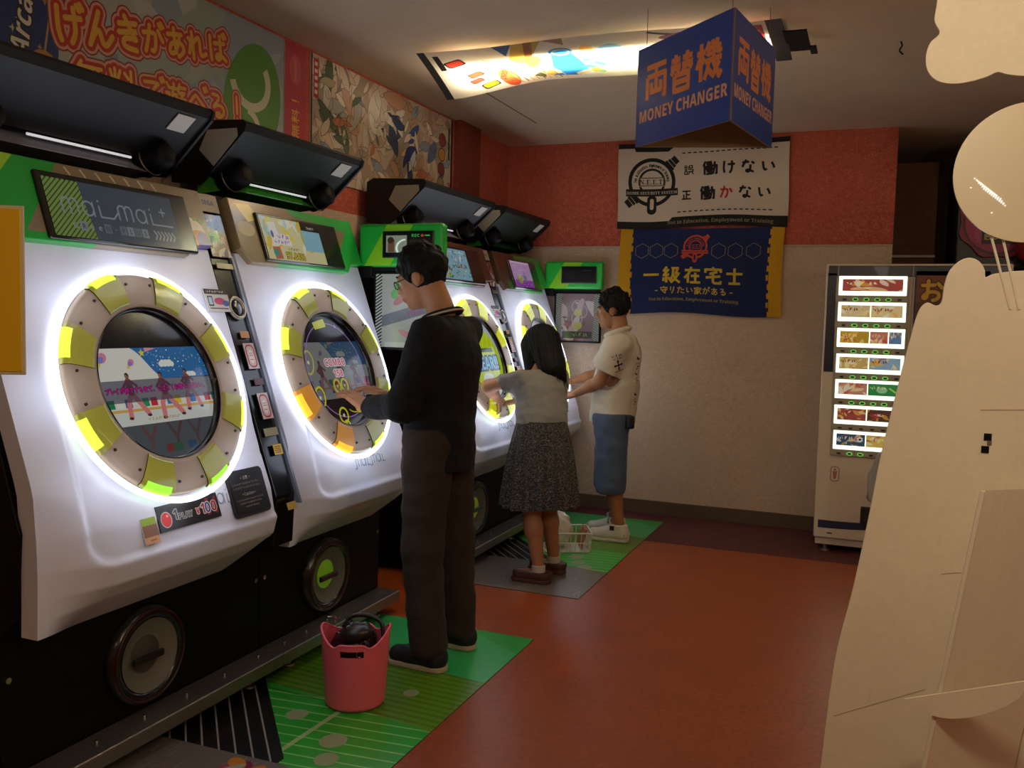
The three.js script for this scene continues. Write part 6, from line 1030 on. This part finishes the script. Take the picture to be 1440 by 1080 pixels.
// ---------------- the person in the black cardigan
{
  const J = { pelvis: V(-1.648, 0.90, -3.29), chest: V(-1.618, 1.20, -3.29), neck: V(-1.640, 1.405, -3.29), head: V(-1.735, 1.562, -3.285), shL: V(-1.615, 1.352, -3.115), shR: V(-1.615, 1.352, -3.465), elL: V(-1.690, 1.065, -3.055), elR: V(-1.71, 1.07, -3.51), wrL: V(-1.915, 1.038, -3.15), wrR: V(-1.94, 1.06, -3.41), hipL: V(-1.645, 0.90, -3.20), hipR: V(-1.645, 0.90, -3.38), knL: V(-1.648, 0.48, -3.165), knR: V(-1.622, 0.48, -3.41), anL: V(-1.60, 0.095, -3.15), anR: V(-1.595, 0.095, -3.42), toL: V(-1.765, 0.03, -3.155), toR: V(-1.76, 0.03, -3.43) };
  const p = person('person in black cardigan and dark trousers, wearing glasses, playing at the second cabinet', J, { size: 0.95, facing: V(-1, 0, 0), face: V(-0.92, -0.30, 0.10), skin: 0xb07c58, hair: shortHair(1), handL: { dir: V(-0.82, 0.52, -0.2), palm: V(-0.5, -0.8, -0.2), thumb: V(-0.1, 0.3, -1), curl: [0.22, 0.2, 0.22, 0.26] }, handR: { dir: V(-0.9, 0.4, 0.2), palm: V(-0.6, -0.7, 0), thumb: V(0, 0.3, 1), curl: [0.25, 0.25, 0.28, 0.3] } });
  const { put, k } = p, fl = [p.F, 1.38], black = std({ color: 0x07070a, roughness: 0.95 });
  const coat = wrinkle(blend([cone(V(-1.645, 0.80, -3.29), V(-1.640, 0.98, -3.29), 0.178, 0.170, [p.F, 1.22]), cone(V(-1.64, 0.98, -3.29), V(-1.615, 1.22, -3.29), 0.165, 0.185, fl), cone(V(-1.62, 1.345, -3.165), V(-1.62, 1.345, -3.415), 0.078, 0.078), cone(J.chest, V(-1.632, 1.36, -3.29), 0.15, 0.09, fl), cone(J.shL, J.elL, 0.070, 0.060), cone(J.elL, mid(J.elL, J.wrL, 0.86), 0.060, 0.045), cone(J.shR, J.elR, 0.070, 0.060), cone(J.elR, mid(J.elR, J.wrR, 0.86), 0.060, 0.045)], 0.035), 0.007, 11);
  const sleeveEnd = (a, b) => { const e = mid(a, b, 0.86), d = V().subVectors(b, a).normalize(); return (x, y, z) => { const t = (x - e.x) * d.x + (y - e.y) * d.y + (z - e.z) * d.z; return Math.hypot(x - e.x, y - e.y, z - e.z) < 0.12 ? t : -1; }; };
  const neckline = past(V(-1.63, 1.405, -3.29), V(-0.30, 1, 0)), coatF = cut(coat, above(0.795), neckline, sleeveEnd(J.elL, J.wrL), sleeveEnd(J.elR, J.wrR));
  put('cardigan', nets(coatF, V(-2.02, 0.76, -3.66), V(-1.40, 1.46, -2.92), 0.0095), black);
  const ringAt = (r, dy) => { const pts = []; for (let i = 0; i < 40; i++) { const a = i / 40 * Math.PI * 2, x = Math.cos(a) * 0.072 * r, z = Math.sin(a) * 0.078 * r; pts.push(V(-1.642 + x, 1.418 + dy + x * 0.34, -3.29 + z)); } return new THREE.CatmullRomCurve3(pts, true); };
  put('collar', new THREE.TubeGeometry(ringAt(1.0, 0), 80, 0.014, 10, true), black); put('collar_piping', new THREE.TubeGeometry(ringAt(1.17, -0.002), 80, 0.0042, 8, true), std({ color: 0xc9b9a2, roughness: 0.8 }));
  const trousers = wrinkle(blend([cone(V(-1.645, 0.92, -3.24), V(-1.645, 0.92, -3.34), 0.125, 0.125, [p.F, 1.15]), cone(J.hipL, J.knL, 0.110, 0.082), cone(J.knL, V(-1.605, 0.10, -3.15), 0.082, 0.076), cone(J.hipR, J.knR, 0.110, 0.082), cone(J.knR, V(-1.60, 0.10, -3.42), 0.082, 0.076)], 0.03), 0.007, 9);
  put('trousers', nets(cut(trousers, above(0.062), below(0.97)), V(-1.84, 0.03, -3.58), V(-1.44, 1.0, -3.0), 0.0105), std({ color: 0x30241a, roughness: 0.9 }));
  const up = std({ color: 0x1a1615, roughness: 0.7 }), sole = std({ color: 0xb9a58a, roughness: 0.7 });
  shoe(put, J.anL, V(-1.795, 0, -3.155), V(-1.525, 0, -3.15), up, sole, 0.085); shoe(put, J.anR, V(-1.79, 0, -3.43), V(-1.52, 0, -3.42), up, sole, 0.085);
  const gl = std({ color: 0x15120f, roughness: 0.3, metalness: 0.4 }), lens = phys({ color: 0xffffff, roughness: 0.05, transmission: 0.92, thickness: 0 }), q = p.local, frame = [];
  for (const s of [-1, 1]) { const c = []; for (let i = 0; i < 20; i++) { const a = i / 20 * Math.PI * 2; c.push(q(0.108 + 0.002 * Math.cos(a), 0.002 + Math.sin(a) * 0.017, s * 0.033 + Math.cos(a) * 0.025)); } frame.push(new THREE.TubeGeometry(new THREE.CatmullRomCurve3(c, true), 40, 0.0018, 6, true)); frame.push(bar(q(0.106, 0.010, s * 0.058), q(-0.002, 0.016, s * 0.084), 0.0019, 6)); }
  frame.push(bar(q(0.110, 0.008, -0.01), q(0.110, 0.008, 0.01), 0.0016, 6)); const fr = put('glasses', merge(frame), gl);
  for (const s of [-1, 1]) { const c = []; for (let i = 0; i <= 20; i++) { const a = i / 20 * Math.PI * 2; c.push(q(0.108, 0.002 + Math.sin(a) * 0.0165, s * 0.033 + Math.cos(a) * 0.0245)); } const ct = q(0.108, 0.002, s * 0.033); put('lens', gridGeo(20, 1, (u, v) => (v < 0.5 ? ct.clone() : c[Math.round(u * 20)].clone())), lens, fr); }
}
// ---------------- the person in the grey skirt
{
  const J = { pelvis: V(-1.665, 0.82, -4.58), chest: V(-1.695, 1.00, -4.62), neck: V(-1.715, 1.125, -4.655), head: V(-1.735, 1.245, -4.715), shL: V(-1.785, 1.095, -4.545), shR: V(-1.645, 1.085, -4.745), elL: V(-1.985, 1.035, -4.56), elR: V(-1.78, 0.96, -4.86), wrL: V(-1.965, 0.945, -4.69), wrR: V(-1.94, 0.93, -4.93), hipL: V(-1.68, 0.78, -4.51), hipR: V(-1.655, 0.78, -4.65), knL: V(-1.685, 0.385, -4.50), knR: V(-1.65, 0.385, -4.67), anL: V(-1.625, 0.075, -4.475), anR: V(-1.615, 0.075, -4.69), toL: V(-1.745, 0.03, -4.47), toR: V(-1.735, 0.03, -4.70) };
  const longHair = (x, y, zz) => {
    const z = -zz;
    const shell = ellip(V(-0.014, 0.044, 0), 0.128, 0.124, 0.116)(x, y, z), fallA = cone(V(-0.045, 0.03, 0.0), V(-0.085, -0.155, 0.005), 0.112, 0.100, [V(1, 0, 0), 1.2])(x, y, z), fallB = cone(V(-0.10, -0.15, -0.02), V(-0.085, -0.28, -0.055), 0.066, 0.012, [V(1, 0, 0), 1.5])(x, y, z), sideA = cone(V(0.02, 0.04, -0.085), V(0.03, -0.20, -0.11), 0.050, 0.018)(x, y, z), sideB = cone(V(0.03, 0.04, 0.070), V(0.04, -0.14, 0.080), 0.058, 0.040)(x, y, z);
    const h = (a, b, q) => { const m = Math.max(q - Math.abs(a - b), 0) / q; return Math.min(a, b) - m * m * q * 0.25; };
    const all = h(h(h(h(shell, fallA, 0.03), fallB, 0.03), sideA, 0.02), sideB, 0.02), face = ellip(V(0.138, -0.05, 0), 0.066, 0.12, 0.06)(x, y, z);
    return Math.max(all + fine(x * 1.2, y * 0.12, z * 1.2, 60, 0.0055) + fine(x, y * 0.2, z + 2, 26, 0.005), -face);
  };
  const p = person('person with long black hair, grey tee and speckled skirt, playing the third cabinet', J, { size: 0.84, facing: V(-0.8, 0, -0.6), face: V(-0.80, -0.42, -0.45), roll: 0.12, skin: 0xa9744f, hair: longHair, hairLow: -0.32, handL: { dir: V(-0.35, -0.55, -0.75), palm: V(-0.9, -0.3, 0.2), thumb: V(-0.3, 0.8, -0.4), curl: [0.2, 0.2, 0.22, 0.25] }, handR: { dir: V(-0.95, -0.2, 0.1), palm: V(-0.4, -0.9, 0), thumb: V(0, 0.2, 1), curl: [0.25, 0.25, 0.28, 0.3] } });
  const { put } = p, fl = [p.F, 1.42], tee = std({ color: 0x8f8e88, roughness: 0.92 });
  const shirt = wrinkle(blend([cone(V(-1.668, 0.86, -4.582), V(-1.692, 1.00, -4.62), 0.152, 0.150, [p.F, 1.25]), cone(mid(J.chest, J.shL, 0.82), mid(J.chest, J.shR, 0.82), 0.078, 0.078), cone(J.chest, V(-1.712, 1.09, -4.65), 0.13, 0.075, fl), cone(J.shL, mid(J.shL, J.elL, 0.45), 0.064, 0.066), cone(J.shR, mid(J.shR, J.elR, 0.45), 0.064, 0.066)], 0.035), 0.007, 13);
  const dL = V().subVectors(J.elL, J.shL), dR = V().subVectors(J.elR, J.shR), eL = mid(J.shL, J.elL, 0.52), eR = mid(J.shR, J.elR, 0.52), near = (e, d) => { const n = d.clone().normalize(); return (x, y, z) => (Math.hypot(x - e.x, y - e.y, z - e.z) < 0.10 ? (x - e.x) * n.x + (y - e.y) * n.y + (z - e.z) * n.z : -1); };
  put('tee_shirt', nets(cut(shirt, above(0.848), past(V(-1.72, 1.128, -4.655), V(-0.2, 1, -0.1)), near(eL, dL), near(eR, dR)), V(-2.0, 0.82, -4.94), V(-1.46, 1.18, -4.36), 0.0085), tee);
  const skirtMap = noiseTex(256, (u, v, x, y) => { const n = Math.sin(x * 127.1 + y * 311.7) * 43758.5453, r = n - Math.floor(n), q = r > 0.72 ? 120 : r > 0.45 ? 62 : 34; return [q, q * 0.97, q * 0.92]; }); skirtMap.repeat.set(1.3, 0.6);
  const skirt = (inset) => gridGeo(220, 40, (s, t) => { const a = s * Math.PI * 2, h = lerp(0.405, 0.868, t), open = 1 - t, r = (lerp(0.225, 0.142, smooth(0, 1, t * 0.9 + 0.1)) + 0.035 * Math.sin(Math.PI * t) * t) - inset, pl = 1 + (0.055 * open + 0.012) * Math.sin(a * 17 + 0.6 * Math.sin(a * 3)) + 0.02 * open * Math.sin(a * 5 + 1); return V(-1.668 - Math.cos(a) * r * pl * 0.94, h - 0.008 * Math.sin(a * 2) * open, -4.578 + Math.sin(a) * r * pl); });
  put('skirt', merge([skirt(0), skirt(0.004)]), std({ map: skirtMap, roughness: 0.95, side: THREE.DoubleSide }), p.root, 'dark pleated skirt with pale speckles');
  const brown = std({ color: 0x53301f, roughness: 0.55 }), pale = std({ color: 0xa8927a, roughness: 0.7 });
  for (const [an, to, heel] of [[J.anL, V(-1.775, 0, -4.465), V(-1.565, 0, -4.475)], [J.anR, V(-1.765, 0, -4.70), V(-1.555, 0, -4.69)]]) { const s = shoe(put, an, to, heel, brown, brown, 0.062); put('shoe_panel', new THREE.SphereGeometry(0.03, 20, 14).scale(1.1, 0.5, 0.5).translate(heel.x - 0.085, 0.05, heel.z + 0.026), pale, s.up); put('sock', nets(cut(cone(V(an.x, 0.05, an.z), V(an.x - 0.003, 0.115, an.z), 0.036, 0.038), above(0.05), below(0.098)), V(an.x - 0.06, 0.03, an.z - 0.06), V(an.x + 0.06, 0.12, an.z + 0.06), 0.005), std({ color: 0xc4b8a6, roughness: 0.9 })); }
  const lk = (x, y, z) => p.local(x, y, -z), locks = []; reseed(77); for (let i = 0; i < 26; i++) { const a = rnd() * 0.10 - 0.06, b = rnd(), s = lk(-0.10 + 0.03 * rnd(), -0.02 - 0.1 * rnd(), a), m1 = lk(-0.135 + 0.02 * rnd(), -0.16, a * 1.1 - 0.02), e = lk(-0.11 + 0.05 * rnd(), -0.24 - 0.09 * b, a * 1.2 - 0.05 + 0.03 * rnd()); locks.push(tube([s, m1, e], 0.0022, 12, 5)); }
  locks.push(tube([lk(-0.06, -0.03, 0.09), lk(-0.11, -0.12, 0.10), lk(-0.12, -0.13, 0.13), lk(-0.13, -0.18, 0.14)], 0.003, 14, 5), tube([lk(-0.1, -0.1, 0.02), lk(-0.15, -0.2, 0.05), lk(-0.14, -0.245, 0.02), lk(-0.14, -0.25, -0.01)], 0.0025, 14, 5));
  put('loose_locks', merge(locks), hairBlack);
}
// ---------------- the person in the white polo shirt
{
  const F = V(-0.96, 0, 0.27).normalize();
  const J = { pelvis: V(-1.562, 0.80, -5.61), chest: V(-1.535, 1.13, -5.62), neck: V(-1.528, 1.335, -5.62), head: V(-1.585, 1.478, -5.615), shL: V(-1.492, 1.275, -5.455), shR: V(-1.588, 1.275, -5.79), elL: V(-1.600, 1.035, -5.43), elR: V(-1.73, 1.05, -5.82), wrL: V(-1.790, 0.938, -5.52), wrR: V(-1.90, 1.0, -5.76), hipL: V(-1.54, 0.80, -5.525), hipR: V(-1.585, 0.80, -5.70), knL: V(-1.530, 0.44, -5.53), knR: V(-1.60, 0.44, -5.72), anL: V(-1.475, 0.10, -5.55), anR: V(-1.545, 0.10, -5.745), toL: V(-1.66, 0.03, -5.53), toR: V(-1.73, 0.03, -5.72) };
  const p = person('person in white polo shirt and blue denim shorts standing at the last cabinet', J, { size: 0.92, facing: F, face: V(-0.96, -0.10, 0.20), skin: 0xa06c46, hair: shortHair(1.6), handL: { dir: V(-0.95, -0.25, -0.25), palm: V(-0.3, -0.9, 0), thumb: V(0, 0.5, -0.8), curl: [0.3, 0.3, 0.32, 0.34] }, handR: { dir: V(-0.9, 0.1, 0.2), palm: V(-0.5, -0.8, 0), thumb: V(0, 0.4, 0.9), curl: [0.25, 0.25, 0.28, 0.3] } });
  const { put } = p, white = std({ color: 0xc9beae, roughness: 0.9 }), fl = [F, 1.25];
  const polo = wrinkle(blend([cone(V(-1.562, 0.78, -5.61), V(-1.545, 1.0, -5.615), 0.166, 0.168, [F, 1.12]), cone(V(-1.545, 1.0, -5.615), V(-1.525, 1.19, -5.62), 0.168, 0.172, fl), cone(mid(J.chest, J.shL, 0.85), mid(J.chest, J.shR, 0.85), 0.082, 0.082), cone(J.chest, V(-1.528, 1.29, -5.62), 0.15, 0.085, fl), cone(J.shL, mid(J.shL, J.elL, 0.75), 0.074, 0.082), cone(J.shR, mid(J.shR, J.elR, 0.75), 0.074, 0.082)], 0.035), 0.006, 11);
  const end = (a, b) => { const e = mid(a, b, 0.74), n = V().subVectors(b, a).normalize(); return (x, y, z) => (Math.hypot(x - e.x, y - e.y, z - e.z) < 0.115 ? (x - e.x) * n.x + (y - e.y) * n.y + (z - e.z) * n.z : -1); };
  const poloF = cut(polo, above(0.765), past(V(-1.535, 1.345, -5.62), V(-0.35, 1, 0.1)), end(J.shL, J.elL), end(J.shR, J.elR));
  put('polo_shirt', nets(poloF, V(-1.86, 0.73, -6.0), V(-1.30, 1.40, -5.30), 0.0095), white);
  const ring = []; for (let i = 0; i < 36; i++) { const a = i / 36 * Math.PI * 2, x = Math.cos(a) * 0.074, z = Math.sin(a) * 0.078; ring.push(V(-1.545 + x, 1.345 + x * 0.38, -5.615 + z)); }
  put('collar', new THREE.TubeGeometry(new THREE.CatmullRomCurve3(ring, true), 72, 0.016, 8, true), white);
  const shorts = wrinkle(blend([cone(V(-1.55, 0.79, -5.56), V(-1.575, 0.79, -5.66), 0.128, 0.128), cone(J.hipL, V(-1.535, 0.36, -5.53), 0.108, 0.098), cone(J.hipR, V(-1.605, 0.36, -5.72), 0.108, 0.098)], 0.03), 0.006, 10);
  put('shorts', nets(cut(shorts, above(0.315), below(0.83)), V(-1.78, 0.28, -5.88), V(-1.36, 0.86, -5.36), 0.010), std({ map: null, color: 0x4c5a72, roughness: 0.92 }), p.root, 'blue denim shorts');
  const wm = std({ color: 0xc6bfb0, roughness: 0.6 }), so = std({ color: 0xb5ad9c, roughness: 0.7 }), dk = std({ color: 0x2e2622, roughness: 0.6 });
  for (const [an, to, heel] of [[J.anL, V(-1.70, 0, -5.535), V(-1.405, 0, -5.555)], [J.anR, V(-1.765, 0, -5.725), V(-1.475, 0, -5.75)]]) { const s = shoe(put, an, to, heel, wm, so, 0.115), t = s.at; for (const [a, h] of [[0.50, 0.088], [0.57, 0.080], [0.64, 0.070]]) put('lace', tube([t(a, h).add(V(0, 0, 0.022)), t(a, h + 0.014), t(a, h).add(V(0, 0, -0.022))], 0.0035, 8, 5), wm, s.up); put('heel_patch', new THREE.SphereGeometry(0.02, 16, 10).scale(1.3, 0.7, 0.35).translate(...t(0.16, 0.055).add(V(0, 0, 0.040))), dk, s.up); put('tongue', rbox(0.012, 0.05, 0.05, 0.005, 0, 0, 0).rotateZ(0.35).translate(...t(0.42, 0.12)), wm, s.up); put('ankle_patch', rbox(0.03, 0.03, 0.004, 0.0018).translate(...t(0.36, 0.095).add(V(0, 0, 0.043))), dk, s.up); }
  put('belt_pouch', rbox(0.10, 0.085, 0.05, 0.015, 0, 0, 0, 3).rotateY(-0.9).translate(-1.425, 0.785, -5.50), std({ color: 0x15110f, roughness: 0.6 }), p.root, 'black pouch on the belt');
  // prints on the shirt, laid on the cloth
  const lay = (c, inward, up, w, h, tex, name) => { const n = inward.clone().normalize(), u = up.clone().addScaledVector(n, -up.dot(n)).normalize(), r = new THREE.Vector3().crossVectors(n, u).normalize(); const g = gridGeo(16, 16, (s, t) => { const q = c.clone().addScaledVector(r, (s - 0.5) * w).addScaledVector(u, (t - 0.5) * h); let m = 0; for (let i = 0; i < 40; i++) { const d = polo(q.x + n.x * m, q.y + n.y * m, q.z + n.z * m); m += d * 0.8; if (Math.abs(d) < 0.0004) break; } return q.addScaledVector(n, m - 0.0025); }); put(name, g, std({ map: tex, roughness: 0.9, side: THREE.DoubleSide })); };
  lay(V(-1.40, 1.155, -5.28), V(-0.55, 0, -0.85), V(-0.3, 1, 0.1), 0.09, 0.125, canvasTex(256, 360, (g, w, h) => { g.fillStyle = '#c9beae'; g.fillRect(0, 0, w, h); scribble(g, 30, 20, 220, 50, '#1d1917'); scribble(g, 50, 76, 190, 44, '#1d1917'); g.strokeStyle = '#1d1917'; g.lineWidth = 26; g.beginPath(); g.moveTo(60, 220); g.lineTo(200, 220); g.moveTo(130, 150); g.lineTo(130, 290); g.stroke(); for (const [x, y] of [[60, 220], [200, 220], [130, 150], [130, 290]]) disc(g, x, y, 22, 22, '#1d1917'); g.fillStyle = '#4a4440'; g.fillRect(30, 320, 196, 14); }), 'sleeve_print');
  lay(V(-1.25, 1.05, -5.50), V(-0.94, 0, -0.34), V(0, 1, 0), 0.07, 0.34, canvasTex(128, 640, (g, w, h) => { g.fillStyle = '#c9beae'; g.fillRect(0, 0, w, h); g.save(); g.translate(30, 620); g.rotate(-1.5708); scribble(g, 0, 0, 190, 66, '#1d1917'); scribble(g, 260, 6, 120, 56, '#1d1917'); scribble(g, 420, 0, 180, 70, '#1d1917'); g.restore(); }), 'back_print');
}
renderer.render(scene, camera);
